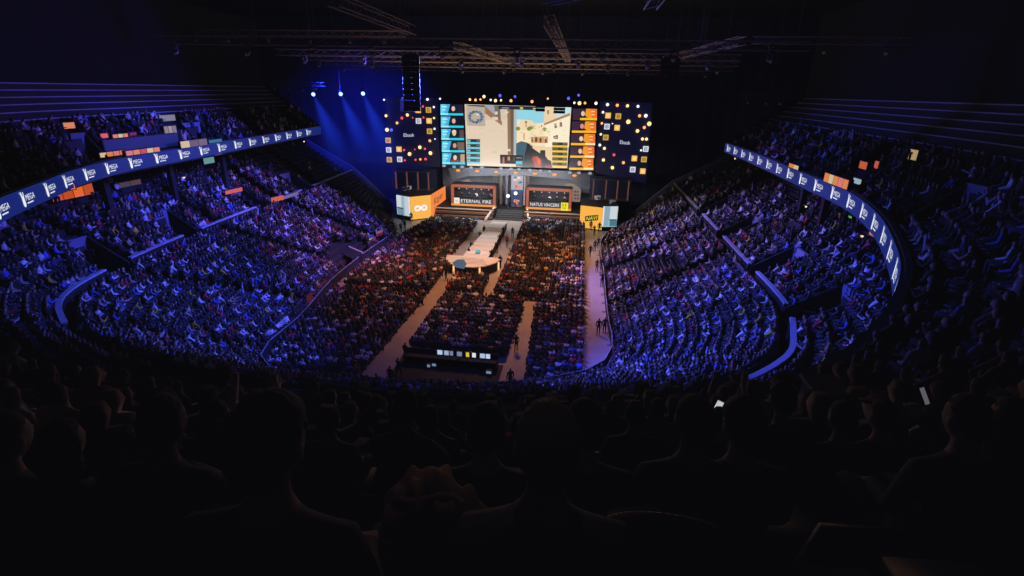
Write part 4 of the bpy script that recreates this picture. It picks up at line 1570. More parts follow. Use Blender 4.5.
def make_body(kind, pose, subsurf):
    key = (kind, pose, subsurf)
    if key not in SKEL:
        V, E, R, L = (seated_skeleton if kind == 'sit' else standing_skeleton)(pose)
        co, tr = skin_eval(V, E, R, subsurf)
        lab = labels_for(co, V, E, R, L)
        hz = V[4][2]
        hy = V[4][1]
        back = (co[:, 2] > hz - .07) & (co[:, 1] < hy - .01) & (np.abs(co[:, 0]) < .14) & (co[:, 2] < hz + .25)
        lab = np.where(back & (lab <= 1), 1, lab)
        nz = V[3]
        col_ = (lab == 0) & (co[:, 2] < nz[2] - .005) & (co[:, 2] > nz[2] - .3) & (np.abs(co[:, 0]) < .2) & (co[:, 1] < nz[1] + .15)
        lab = np.where(col_, 2, lab)
        SKEL[key] = (co, tr, lab)
    return SKEL[key]


SKIN = [(.52, .34, .26), (.45, .28, .20), (.60, .42, .33), (.30, .17, .11)]
HAIR = [(.015, .012, .010), (.03, .02, .015), (.08, .05, .03), (.25, .18, .10), (.012, .012, .012)]
TOPS = [('black', (.010, .010, .012), 32), ('dark grey', (.03, .03, .034), 22), ('navy', (.02, .03, .08), 12), ('white', (.75, .75, .78), 10), ('pale grey', (.45, .45, .5), 8), ('red', (.45, .03, .04), 5), ('blue', (.08, .14, .5), 6), ('beige', (.45, .36, .26), 4), ('yellow', (.65, .5, .05), 1.5)]
TW = np.array([t[2] for t in TOPS], float)
TW /= TW.sum()
LEGS = [(.012, .013, .022), (.018, .018, .022), (.04, .045, .075), (.008, .008, .010)]
SHOE = (.05, .05, .055)


def palette(rs):
    ti = int(rs.choice(len(TOPS), p=TW))
    return ti, np.array([SKIN[rs.integers(4)], HAIR[rs.integers(5)], np.array(TOPS[ti][1]) * rs.uniform(.8, 1.2), LEGS[rs.integers(4)], SHOE], float)


def rotz_arr(co, a):
    c, s = math.cos(a), math.sin(a)
    return np.stack([co[:, 0] * c - co[:, 1] * s, co[:, 0] * s + co[:, 1] * c, co[:, 2]], 1)


def np_mesh(name, co, tris, col=None, material=None, smooth=True):
    me = bpy.data.meshes.new(name)
    nt_ = len(tris)
    me.vertices.add(len(co))
    me.vertices.foreach_set('co', np.ascontiguousarray(co, np.float32).ravel())
    me.loops.add(nt_ * 3)
    me.loops.foreach_set('vertex_index', np.ascontiguousarray(tris, np.int32).ravel())
    me.polygons.add(nt_)
    me.polygons.foreach_set('loop_start', np.arange(0, nt_ * 3, 3, dtype=np.int32))
    if smooth:
        me.polygons.foreach_set('use_smooth', np.ones(nt_, bool))
    me.update(calc_edges=True)
    if col is not None:
        a = me.attributes.new('col', 'FLOAT_COLOR', 'POINT')
        a.data.foreach_set('color', np.ascontiguousarray(np.concatenate([col, np.ones((len(col), 1))], 1), np.float32).ravel())
    me.materials.append(material or M_PERSON)
    return me


# seat shape: pan and backrest on a short post, facing +y
def seat_geo():
    mb = MB()
    mb.box((-.22, -.05, .40), (.22, .36, .46))
    a = [(-.22, -.06, .44), (.22, -.06, .44), (.21, -.17, .86), (-.21, -.17, .86), (-.22, -.12, .44), (.22, -.12, .44), (.21, -.22, .86), (-.21, -.22, .86)]
    mb.mesh(a, [(0, 1, 2, 3), (7, 6, 5, 4), (3, 2, 6, 7), (0, 4, 5, 1), (1, 5, 6, 2), (0, 3, 7, 4)])
    mb.box((-.03, .05, 0), (.03, .15, .40))
    tris = []
    for f in mb.f:
        for k in range(1, len(f) - 1):
            tris.append((f[0], f[k], f[k + 1]))
    return np.array(mb.v, np.float32), np.array(tris, np.int32)


SEAT_CO, SEAT_TR = seat_geo()

# ---- places: every seat of the bowl and the floor
FOCUS = np.array([-11.4, 90.0])
BOUND_X = np.array([-200, 30, 150, 300, 500, 600, 700, 790, 860, 880, 900, 1200])
BOUND_Y = np.array([345, 352, 375, 387, 393, 392, 385, 370, 350, 325, 290, 285])
PLACES = []     # dict: pos, yaw, occ, zone, row, seat


def add_place(x, y, z, yaw, occ, zone, row, seat):
    px, py, d = project((x, y, z + 1.0))
    if d < .2 or px < -120 or px > 1150 or py > 760 or py < -50:
        return
    PLACES.append(dict(x=x, y=y, z=z, yaw=yaw, occ=occ, zone=zone, row=row, seat=seat, px=px, py=py, d=d))


def bowl_places(key, step):
    T = TIERS[key]
    for r in range(T['n']):
        c = row_curve(T, (r + .42) / T['n'])
        c0 = row_curve(T, max(0, (r - 1)) / T['n'])
        L = np.concatenate([[0], np.cumsum(np.linalg.norm(np.diff(c, axis=0), axis=1))])
        ii = np.arange(len(c))
        z = tread_z(T, r)
        s = .4
        count = {}
        while s < L[-1] - .3:
            u = np.interp(s, L, ii)
            p = np.array([np.interp(u, ii, c[:, 0]), np.interp(u, ii, c[:, 1])])
            inn = np.array([np.interp(u, ii, c0[:, 0]), np.interp(u, ii, c0[:, 1])]) - p
            side = 'right' if p[0] > -10 else 'left'
            if key == 'lower':
                inn = p * 0 + (np.array([-11.5 if abs(p[0] + 11.5) < 8 else p[0] + (-1 if p[0] > -11 else 1), p[1] + .0 if abs(p[0] + 11.5) >= 8 else p[1] + 1]) - p)
                q = np.array([np.interp(u, ii, row_curve(T, 0)[:, 0]), np.interp(u, ii, row_curve(T, 0)[:, 1])]) - p
                if r > 0:
                    inn = q
            if np.linalg.norm(inn) < 1e-4:
                inn = np.array([0, 1.0])
            inn = inn / np.linalg.norm(inn)
            tf = FOCUS - p
            tf = tf / np.linalg.norm(tf)
            near = any(abs(u - a) * (L[-1] / len(c)) < .62 for a in AISLES[key])
            sn = count.get(side, 0) + 1
            count[side] = sn
            if not near and not portal_at(key, p[0], p[1], r, .45):
                f = inn * .75 + tf * .25
                yaw = math.atan2(-f[0], f[1])
                yield p, z, yaw, side, r, sn, f
            s += step


dark_patch = lambda px, py: (610 < px < 682 and 256 < py < 268)
for p, z, yaw, side, r, sn, f in bowl_places('lower', .52):
    px, py, d = project((p[0], p[1], z + .9))
    if p[1] < 34 and py > np.interp(px, BOUND_X, BOUND_Y) + 22:
        continue
    if (side == 'left' and p[1] > 78 and p[0] > -33.4) or (side == 'right' and p[1] > 79 and p[0] < 9):
        continue
    occ = random.random() < .97
    if side == 'left' and p[1] > 73 + 4 * random.random() + (0 if r > 3 else 8):
        occ = False
    if side == 'right' and p[1] > 85:
        occ = False
    if side == 'right' and dark_patch(px, py):
        occ = False
    if side == 'left' and 326 < px < 366 and 236 < py < 258:
        continue
    add_place(p[0], p[1], z, yaw, occ, side + ' lower stand', r + 1, sn)
for p, z, yaw, side, r, sn, f in bowl_places('middle', .54):
    if p[1] < 20:
        continue
    px, py, d = project((p[0], p[1], z + .9))
    if p[1] < 40 and py > np.interp(px, BOUND_X, BOUND_Y) + 22:
        continue
    if side == 'left':
        pr = .88 if p[1] < 67 else .12
        if r > 6:
            pr *= .45
    else:
        pr = .80 if p[1] < 74 else .35
        if r > 5:
            pr *= .4
    add_place(p[0], p[1], z, yaw, random.random() < pr, side + ' middle stand', r + 1, sn)
for p, z, yaw, side, r, sn, f in bowl_places('upper', .55):
    dd = math.hypot(p[0], p[1])
    if dd < .75 or p[1] < -.4 or bare_row('upper', r, p[1]):
        continue
    if side == 'left':
        pr = (.62 if r < 6 else .04) if p[1] > 24 else .8
    else:
        pr = (.60 if r < 6 else .06) if p[1] > 40 else (.72 if r < 9 else .3)
    if r >= 6 and dd < 7.0:
        pr = 0.0
    if side == 'left' and 37 < p[1] < 45.5 and r < 3:
        continue
    add_place(p[0], p[1], z, yaw, random.random() < pr, side + ' upper stand', r + 1, sn)

FLOOR_BLOCKS = [('rear left floor block', lambda y: np.interp(y, [51, 60, 72, 81], [-25.6, -26.0, -25.6, -24.6]), lambda y: np.interp(y, [51, 60, 66, 74, 81], [-15.6, -15.9, -16.6, -16.4, -16.6]), 51, 82, lambda x, y: not (68.5 < y < 72 and -23.6 < x < -20.6)),
                ('front left floor block', lambda y: np.interp(y, [32, 36, 49], [-23.2, -24.6, -25.6]), lambda y: np.interp(y, [32, 49], [-15.9, -15.6]), 32, 49, lambda x, y: True),
                ('front centre floor block', lambda y: -13.6, lambda y: np.interp(y, [37, 49], [-5.3, -5.0]), 37.2, 49, lambda x, y: True),
                ('small floor block before the catwalk', lambda y: -13.9, lambda y: -9.9, 50.8, 55.4, lambda x, y: True),
                ('rear right floor block', lambda y: np.interp(y, [51, 61, 84], [-8.6, -8.7, -9.1]), lambda y: 1.1, 51, 84.6, lambda x, y: True),
                ('front right floor block', lambda y: np.interp(y, [33, 49.6], [-3.2, -3.9]), lambda y: 1.1, 33, 49.6, lambda x, y: not (y < 35 and x > -.6))]
for name, xl, xr, y0, y1, ok in FLOOR_BLOCKS:
    y, r = y1, 1
    while y > y0:
        a, b = float(xl(y)), float(xr(y))
        n = int((b - a) / .52)
        for k in range(n):
            x = a + .26 + k * (b - a - .52) / max(1, n - 1)
            if ok(x, y):
                add_place(x, y, 0.0, math.atan2(-(FOCUS[0] - x) * .5, FOCUS[1] - y + 6), random.random() < .97, name, r, k + 1)
        y -= .86
        r += 1

# the people close to the camera, placed one by one: (picture column of the head, row, pose, height factor)
HEROES = [(278, 8, 'lap', 1.10), (538, 8, 'lap', 1.09), (579, 7, 'lap', 1.07), (487, 7, 'lap', 1.06), (691, 7, 'lap', 1.08), (738, 7, 'lap', 1.06), (632, 5, 'lap', 1.0), (164, 7, 'clap', 1.08), (215, 6, 'lap', 1.03),
          (6, 7, 'lap', 1.0), (962, 7, 'phone', 1.06), (1014, 7, 'lap', 1.04), (842, 6, 'lap', 1.0), (880, 6, 'lap', 1.0), (60, 7, 'lap', .98), (395, 6, 'lean', .98), (330, 5, 'lap', .97), (800, 6, 'lean', .98), (110, 7, 'lean', .96), (719, 5, 'phone', .94)]
TU = TIERS['upper']
HERO_PLACES = []
for (hx, r, pose, sc) in HEROES:
    c = row_curve(TU, (r + .42) / TU['n'])
    z = tread_z(TU, r)
    best = None
    for j in range(len(c) - 1):
        for t in np.linspace(0, 1, 12, endpoint=False):
            p = c[j] * (1 - t) + c[j + 1] * t
            if p[1] < -.5 or p[1] > 16:
                continue
            v = np.array([p[0], p[1], z + 1.2]) - EYE
            if v @ FW < .3:
                continue
            px, py, d = project((p[0], p[1], z + 1.2))
            if best is None or abs(px - hx) < best[0]:
                best = (abs(px - hx), p, px, py, d)
    HERO_PLACES.append((best[1], z, r, pose, sc, hx))
for q in PLACES:
    if 'upper' in q['zone']:
        for hp in HERO_PLACES:
            if abs(q['z'] - hp[1]) < .2 and math.hypot(q['x'] - hp[0][0], q['y'] - hp[0][1]) < .55:
                q['occ'] = False
                if math.hypot(q['x'] - hp[0][0], q['y'] - hp[0][1]) < .45:
                    q['drop'] = True
PLACES = [q for q in PLACES if not q.get('drop')]
for n, hp in enumerate(HERO_PLACES):
    p = hp[0]
    tf = FOCUS - p
    PLACES.append(dict(x=p[0], y=p[1], z=hp[1], yaw=math.atan2(-tf[0] * .6, tf[1]), occ=False, zone='near rows', row=hp[2], seat=n, px=hp[5], py=400, d=2, hero=True))

# ---- which ones show largest
from mathutils.bvhtree import BVHTree
bv, bf = [], []


STREE = None
SIGNS = [(52, 183, 92, 198), (100, 147, 160, 158), (100, 131, 178, 150), (160, 113, 177, 137), (180, 139, 223, 147), (63, 121, 75, 130), (118, 180, 142, 187), (203, 156, 215, 165), (821, 174, 864, 188), (857, 159, 881, 171), (906, 148, 920, 161), (786, 163, 801, 170), (875, 224, 887, 233)]


def bvh_add_box(x, y, z, w, h):
    k = len(bv)
    for dz in (0, h):
        for dx, dy in ((-w, -w), (w, -w), (w, w), (-w, w)):
            bv.append((x + dx, y + dy, z + dz))
    bf.extend([(k, k + 1, k + 5, k + 4), (k + 1, k + 2, k + 6, k + 5), (k + 2, k + 3, k + 7, k + 6), (k + 3, k, k + 4, k + 7), (k + 4, k + 5, k + 6, k + 7)])


for o in list(COL.objects):
    if o.type == 'MESH' and o.get('kind') == 'structure' and any(s in o.name for s in ('balcony', 'terrace', 'portal', 'under_balcony')):
        k = len(bv)
        bv.extend([tuple(v.co) for v in o.data.vertices])
        bf.extend([tuple(k + i for i in p.vertices) for p in o.data.polygons])
STREE = BVHTree.FromPolygons(bv, bf)
PLACES = [q for q in PLACES if q.get('hero') or q['d'] < 25 or not any(a[0] - 1 < q['px'] < a[2] + 1 and a[1] - 2 < q['py'] < a[3] + 5 for a in SIGNS)]
cand = [q for q in PLACES if 0 <= q['px'] <= 1024 and 0 <= q['py'] <= 600]
cand.sort(key=lambda q: q['d'])
for q in cand[:4000]:
    if q['occ'] or q.get('hero'):
        bvh_add_box(q['x'], q['y'], q['z'] + .4, .17, .62)
        bvh_add_box(q['x'], q['y'], q['z'] + 1.05, .085, .24)
TREE = BVHTree.FromPolygons(bv, bf)
EYEV = Vector(EYE)


def sees(p, slack=.42):
    d = Vector([float(c) for c in p]) - EYEV
    L = d.length
    hit = TREE.ray_cast(EYEV, d / L, L)
    return hit[0] is None or hit[3] > L - slack


solo, seats_solo = [], []
for q in cand:
    if len(solo) >= 232 and len(seats_solo) >= 280:
        break
    if q.get('hero'):
        continue
    ok_px = 4 < q['px'] < 1020
    if q['occ'] and len(solo) < 232 and ok_px and sees((q['x'], q['y'], q['z'] + 1.22)) and sees((q['x'], q['y'], q['z'] + 1.0)):
        q['solo'] = True
        solo.append(q)
    if not q['occ'] and len(seats_solo) < 280 and ok_px and q['d'] > 2.5 and sees((q['x'] + .2 * math.sin(q['yaw']), q['y'] - .2 * math.cos(q['yaw']), q['z'] + .82), .3):
        q['seat_solo'] = True
        seats_solo.append(q)

# ---- build the crowd mass and the seat mass
SIT = ['lap', 'lap', 'fold', 'clap', 'lean', 'phone', 'lap', 'point', 'cheer']
PW = np.array([.26, .12, .14, .12, .14, .08, .06, .04, .04])
cos, trs, cols = [], [], []
base = 0
scos, strs = [], []
sbase = 0
for q in PLACES:
    if not q.get('seat_solo') and not q.get('hero'):
        c = rotz_arr(SEAT_CO, q['yaw']) + np.array([q['x'], q['y'], q['z']])
        scos.append(c)
        strs.append(SEAT_TR + sbase)
        sbase += len(c)
    if q['occ'] and not q.get('solo'):
        pose = SIT[int(RNG.choice(len(SIT), p=PW / PW.sum()))]
        co, tr, lab = make_body('sit', pose, 0)
        sc = RNG.uniform(.94, 1.07)
        if RNG.random() < .02 and 'floor' not in q['zone'] and q['d'] > 42:
            co, tr, lab = make_body('stand', 'stand', 0)
        c = rotz_arr(co * np.array([sc, sc, sc]), q['yaw'] + RNG.normal(0, .25)) + np.array([q['x'], q['y'] + 0, q['z']])
        ti, pal = palette(RNG)
        cos.append(c)
        trs.append(tr + base)
        cols.append(pal[lab])
        base += len(c)
me = np_mesh('seated_crowd', np.concatenate(cos), np.concatenate(trs), np.concatenate(cols))
o = bpy.data.objects.new('seated_crowd', me)
COL.objects.link(o)
tag(o, 'dense seated crowd filling the floor blocks and the stands', 'crowd', None, 'stuff')
me = np_mesh('stadium_seating', np.concatenate(scos), np.concatenate(strs), None, M_SEAT, False)
o = bpy.data.objects.new('stadium_seating', me)
COL.objects.link(o)
tag(o, 'rows of dark seats filling the floor and the stands', 'seating', None, 'stuff')
del cos, trs, cols, scos, strs

# ---- single spectators and seats
BODY_CACHE = {}


def person_mesh(kind, pose, subsurf, ti, rs):
    key = (kind, pose, subsurf, ti, int(rs.integers(2)))
    if key not in BODY_CACHE:
        co, tr, lab = make_body(kind, pose, subsurf)
        pal = np.array([SKIN[rs.integers(4)], HAIR[rs.integers(5)], TOPS[ti][1], LEGS[rs.integers(4)], SHOE], float)
        BODY_CACHE[key] = np_mesh('person', co, tr, pal[lab])
    return BODY_CACHE[key]


POSE_WORD = {'lap': 'hands on lap', 'fold': 'arms folded', 'clap': 'clapping', 'cheer': 'arms raised', 'lean': 'leaning forward', 'phone': 'raising a hand', 'point': 'pointing ahead'}


def seat_words(q, noun):
    return '%s, %s seat from %s end, %s row, %s' % (noun, ordinal(q['seat']), 'stage' if 'right' in q['zone'] else 'near', ordinal(q['row']), q['zone'])


for q in solo:
    ti = int(RNG.choice(len(TOPS), p=TW))
    pose = SIT[int(RNG.choice(len(SIT), p=PW / PW.sum()))]
    if q['d'] < 16 and pose in ('cheer', 'point'):
        pose = 'lap'
    me = person_mesh('sit', pose, 2 if q['d'] < 14 else 1, ti, RNG)
    o = bpy.data.objects.new('seated_spectator', me)
    o.location = (q['x'], q['y'], q['z'])
    o.rotation_euler = (0, 0, q['yaw'] + RNG.normal(0, .2))
    s = RNG.uniform(.95, 1.06)
    o.scale = (s, s, s)
    COL.objects.link(o)
    q['seat_word'] = q['seat']
    side = 'left' if 'left' in q['zone'] else 'right'
    tag(o, seat_words(q, '%s top spectator' % TOPS[ti][0]), 'person', 'spectators in the %s' % q['zone'])
SEAT_ME = np_mesh('seat', SEAT_CO, SEAT_TR, None, M_SEAT, False)
for q in seats_solo:
    o = bpy.data.objects.new('stadium_seat', SEAT_ME)
    o.location = (q['x'], q['y'], q['z'])
    o.rotation_euler = (0, 0, q['yaw'])
    COL.objects.link(o)
    tag(o, seat_words(q, 'empty seat'), 'seat', 'empty seats in the %s' % q['zone'])

# ------------------------------------------------------------------ people close to the camera, in full detail
def head_geo(c, s=1.0):
    vs, fs = [], []
    NS, NR = 40, 30
    for i in range(NR + 1):
        ph = PI * i / NR
        for j in range(NS):
            th = 2 * PI * j / NS
            d = np.array([math.sin(ph) * math.sin(th), math.sin(ph) * math.cos(th), math.cos(ph)])
            p = d * np.array([.076, .098, .118])
            if p[2] < -.02:                                     # jaw narrows to the chin
                k = (-.02 - p[2]) / .1
                p[0] *= 1 - .38 * k
                if p[1] < 0:
                    p[1] *= 1 - .35 * k
            if d[1] > .2:
                g = lambda x, z, w, h: math.exp(-((p[0] - x) / w) ** 2 - ((p[2] - z) / h) ** 2)
                p[1] += .026 * g(0, -.022, .013, .022) + .010 * g(0, .0, .010, .02)       # nose
                p[1] -= .013 * (g(.030, .008, .016, .011) + g(-.030, .008, .016, .011))    # eye sockets
                p[1] += .006 * (g(.030, .006, .009, .006) + g(-.030, .006, .009, .006))    # eyes
                p[1] += .006 * g(0, .030, .05, .012)                                       # brow
                p[1] += .007 * g(0, -.058, .020, .006) + .006 * g(0, -.070, .018, .006)    # lips
                p[1] -= .005 * g(0, -.064, .022, .003)
                p[1] += .010 * g(0, -.098, .022, .016)                                     # chin
            vs.append(tuple(np.array(c) + p * s))
    for i in range(NR):
        for j in range(NS):
            fs.append((i * NS + j, i * NS + (j + 1) % NS, (i + 1) * NS + (j + 1) % NS, (i + 1) * NS + j))
    return vs, fs


def hand_parts(mb, wr, hd, side, curl):
    wr, hd = np.array(wr, float), np.array(hd, float)
    d = (hd - wr) / np.linalg.norm(hd - wr)
    up = np.array([0, 0, 1.0]) - d * d[2]
    up = up / np.linalg.norm(up)
    sd = np.cross(d, up)
    palm0 = wr + d * .015
    palm1 = wr + d * .085
    for k in range(5):      # palm as a row of overlapping rods
        o = sd * (k - 2) * .0165
        mb.tube(palm0 + o * .7, palm1 + o, .0125, None, 8, .0115)
    for k, L in enumerate((.068, .080, .076, .060)):
        o = sd * (k - 1.5) * .0215 * 1.0
        p = palm1 + o
        dirv = d + sd * (k - 1.5) * .05
        for j, f in enumerate((.45, .32, .23)):
            ang = curl * (j + .6)
            v = dirv * math.cos(ang) - up * math.sin(ang)
            v = v / np.linalg.norm(v)
            q = p + v * L * f
            r = .0098 - .0012 * j
            mb.tube(p, q, r, None, 8, r * .88)
            mb.ball(q, r * .92, None, 8, 6)
            p = q
    t0 = wr + d * .03 + sd * side * .034
    v = d * .75 + sd * side * .6 - up * .15
    p = t0
    for j, L in enumerate((.035, .03)):
        v = v / np.linalg.norm(v)
        q = p + v * L
        mb.tube(p, q, .0115 - .0015 * j, None, 8, .010 - .0015 * j)
        mb.ball(q, .0098 - .0014 * j, None, 8, 6)
        p = q
        v = v - sd * side * .45 - up * .2
    mb.tube(wr - d * .01, t0, .014, None, 8, .012)


HERO_BODY = {}


def hero_body(pose):
    if pose in HERO_BODY:
        return HERO_BODY[pose]
    V, E, R, L = seated_skeleton(pose)
    R = list(R)
    R[4] = (.05, .055)
    R[5] = (.03, .03)
    co, tr = skin_eval(V, E, R, 2)
    mb = MB()
    mb.mesh(co, [tuple(t) for t in tr])
    hc = np.array(V[4]) + np.array([0, .022, .035])
    hv, hf = head_geo(hc)
    mb.mesh(hv, hf)
    for s in (-1, 1):
        mb.ball((hc[0] + s * .077, hc[1] - .012, hc[2] - .008), .026, None, 10, 8, (.35, .75, 1.15))
    idx = [k for k in range(len(V)) if L[k] == 0 and k > 5]
    for k in idx:
        par = [a for a, b in E if b == k][0]
        hand_parts(mb, V[par], V[k], 1 if V[par][0] < 0 else -1, .35 if pose in ('lap', 'lean', 'clap') else .6)
    me = bpy.data.meshes.new('h')
    me.from_pydata(mb.v, [], mb.f)
    ob = bpy.data.objects.new('h', me)
    COL.objects.link(ob)
    rm = ob.modifiers.new('r', 'REMESH')
    rm.mode = 'VOXEL'
    rm.voxel_size = .0075
    rm.use_smooth_shade = True
    sm = ob.modifiers.new('s', 'SMOOTH')
    sm.factor = .4
    sm.iterations = 2
    dg = bpy.context.evaluated_depsgraph_get()
    out = bpy.data.meshes.new_from_object(ob.evaluated_get(dg))
    bpy.data.objects.remove(ob)
    out.calc_loop_triangles()
    nv, nt_ = len(out.vertices), len(out.loop_triangles)
    c2 = np.empty(nv * 3, np.float32)
    out.vertices.foreach_get('co', c2)
    t2 = np.empty(nt_ * 3, np.int32)
    out.loop_triangles.foreach_get('vertices', t2)
    bpy.data.meshes.remove(out)
    c2 = c2.reshape(-1, 3)
    t2 = t2.reshape(-1, 3)
    par = np.arange(nv)                     # keep the one connected surface
    while True:
        lo = par[t2].min(1)
        new = par.copy()
        for k in range(3):
            np.minimum.at(new, t2[:, k], lo)
        new = new[new]
        if (new == par).all():
            break
        par = new
    u_, cnt = np.unique(par, return_counts=True)
    if DEBUG:
        print('REMESH', pose, sorted(cnt)[-6:], len(cnt))
    keep = par == u_[np.argmax(cnt)]
    remap = np.cumsum(keep) - 1
    t2 = remap[t2[keep[t2[:, 0]]]].astype(np.int32)
    c2 = c2[keep]
    lab = labels_for(c2, V, E, R, [0 if l == 1 else l for l in L])
    lab = np.where(c2[:, 2] > hc[2] - .105, np.where(np.linalg.norm((c2 - hc)[:, :2], axis=1) < .13, 0, lab), lab)
    col_ = (lab == 0) & (c2[:, 2] < V[3][2] - .005) & (c2[:, 2] > V[3][2] - .3) & (np.abs(c2[:, 0]) < .2) & (c2[:, 1] < V[3][1] + .15)
    lab = np.where(col_, 2, lab)
    HERO_BODY[pose] = (c2, t2, lab, hc)
    return HERO_BODY[pose]


def hair_mesh(style, col, seed):
    r = random.Random(seed)
    NS, NR = 36, 26
    vs, fs = [], []
    for i in range(NR + 1):
        ph = PI * i / NR
        for j in range(NS):
            th = 2 * PI * j / NS
            d = np.array([math.sin(ph) * math.sin(th), math.sin(ph) * math.cos(th), math.cos(ph)])
            p = d * np.array([.087, .108, .128])
            edge = .045 + .05 * max(0, d[1]) if d[1] > 0 else .045 * (1 + d[1]) - .075 * (-d[1])
            if style == 'long':
                edge = edge if d[1] > .25 else -.30
                if d[2] < 0 and d[1] < .25:
                    p = np.array([p[0] * 1.15 if abs(d[0]) > .1 else p[0], min(p[1], .0) - .015, -.26 * (-d[2])])
                    p[0] = math.copysign(min(.10, abs(d[0]) * .11 + .01), d[0] if d[0] else 1)
            if style == 'bulky':
                p = p * 1.14
            if p[2] < edge and not (style == 'long' and d[1] <= .25):
                p = np.array([p[0] * .78, p[1] * .78, max(p[2], edge - .01)])
            p = p + d * r.uniform(-.004, .004)
            vs.append(tuple(p))
    for i in range(NR):
        for j in range(NS):
            fs.append((i * NS + j, i * NS + (j + 1) % NS, (i + 1) * NS + (j + 1) % NS, (i + 1) * NS + j))
    mb = MB()
    mb.mesh(vs, fs)
    if style == 'cap':
        mb.mesh([(-.075, .085, .045), (.075, .085, .045), (.06, .175, .03), (-.06, .175, .03), (-.075, .085, .055), (.075, .085, .055), (.06, .175, .04), (-.06, .175, .04)],
                [(3, 2, 1, 0), (4, 5, 6, 7), (0, 1, 5, 4), (1, 2, 6, 5), (2, 3, 7, 6), (3, 0, 4, 7)])
    return mb


HERO_TXT = [('person with bulky dark hair in the row below the camera, left of centre', 'bulky'), ('person with short hair, the big head in the middle of the nearest row', 'short'),
            ('person with short dark hair just beyond the big middle head', 'short'), ('person with dark hair whose head overlaps the production riser', 'short'),
            ('person with short hair, first of two close heads before the right stand', 'short'), ('person with thick hair, second of two close heads before the right stand', 'bulky'),
            ('person in a dark cap in front of the near right stand corner', 'cap'), ('person clapping in dark top before the near left stand', 'short'),
            ('person with long dark hair beside the clapping person', 'long'), ('person at the left edge of the picture in a dark top', 'short'),
            ('person holding up a lit phone near the right edge of the picture', 'short'), ('person with long hair at the right edge of the picture', 'long'),
            ('person in dark clothes left of the pale topped portal wall', 'short'), ('person in dark clothes right of the pale topped portal wall', 'cap'),
            ('person with long hair second from the left edge of the picture', 'long'), ('person leaning forward, between the bulky haired head and the production riser', 'short'),
            ('person with small dark head right beside the bulky haired head', 'short'), ('person leaning forward below the right stand corner', 'bulky'), ('person leaning low beside the clapping person, nearer the picture edge', 'short'),
            ('person holding up a bright phone in front of two close heads', 'short')]
HAIR_ME = {}
for n, ((p, z, r, pose, sc, hx), (lab, style)) in enumerate(zip(HERO_PLACES, HERO_TXT)):
    co, tr, lb, hc = hero_body(pose)
    key = ('m', pose, n % 3)
    if key not in BODY_CACHE:
        pal = np.array([SKIN[n % 4], HAIR[1], TOPS[[0, 1, 2][n % 3]][1], LEGS[n % 4], SHOE], float)
        BODY_CACHE[key] = np_mesh('body', co, tr, pal[lb])
    tf = FOCUS - p
    yaw = math.atan2(-tf[0] * .6, tf[1])
    e = thing('person', (p[0], p[1], z), lab, 'person')
    e.rotation_euler = (0, 0, yaw)
    e.scale = (sc, sc, sc)
    b = bpy.data.objects.new('body', BODY_CACHE[key])
    COL.objects.link(b)
    b.parent = e
    hk = (style, n % 3)
    if hk not in HAIR_ME:
        mb = hair_mesh(style, None, n)
        hm = np_mesh('hair', np.array(mb.v, np.float32), np.array([t for f in mb.f for t in ((f[0], f[1], f[2]), (f[0], f[2], f[3]))], np.int32), np.tile(np.array([[(.02, .014, .01), (.05, .03, .02), (.012, .012, .014)][n % 3]]), (len(mb.v), 1)))
        HAIR_ME[hk] = hm
    h = bpy.data.objects.new('cap' if style == 'cap' else 'hair', HAIR_ME[hk])
    COL.objects.link(h)
    h.parent = e
    h.location = tuple(hc)
    st = bpy.data.objects.new('stadium_seat', SEAT_ME)
    st.location = (p[0], p[1], z)
    st.rotation_euler = (0, 0, yaw)
    COL.objects.link(st)
    tag(st, 'dark seat, %s of those under the people in the rows nearest the camera' % ordinal(n + 1), 'seat')
    if pose == 'phone':
        wr = np.array([.13, .45, 1.04]) * sc
        c, s_ = math.cos(yaw), math.sin(yaw)
        w = np.array([p[0] + wr[0] * c - wr[1] * s_, p[1] + wr[0] * s_ + wr[1] * c, z + wr[2]])
        if DEBUG:
            print('REMESH phone', hx, project(w + np.array([.02, 0, .05])))
        t = thing('phone', w, 'small bright white phone held up between two heads' if hx < 800 else 'slanted lit phone held near the right edge of the picture', 'phone')
        M4 = Matrix.Translation(Vector(w) + Vector((.02, .0, .05))) @ Matrix.Rotation(yaw, 4, 'Z') @ Matrix.Rotation(math.radians(25 if hx < 800 else -25), 4, 'Y') @ Matrix.Rotation(math.radians(-15), 4, 'X')
        mb = MB()
        mb.box((-.037, -.004, -.06), (.037, .005, .06), M_BLACK, M4)
        pbo = mb.build('phone_body', None, t)
        mb = MB()
        mb.box((-.033 if hx < 800 else -.012, -.0055, -.052), (.033 if hx < 800 else .012, -.0045, .052), glow('phone_screen', srgb(205, 215, 220), .8) if hx < 800 else glow('dim_phone', srgb(110, 112, 120), .6), M4)
        mb.build('display', None, pbo)

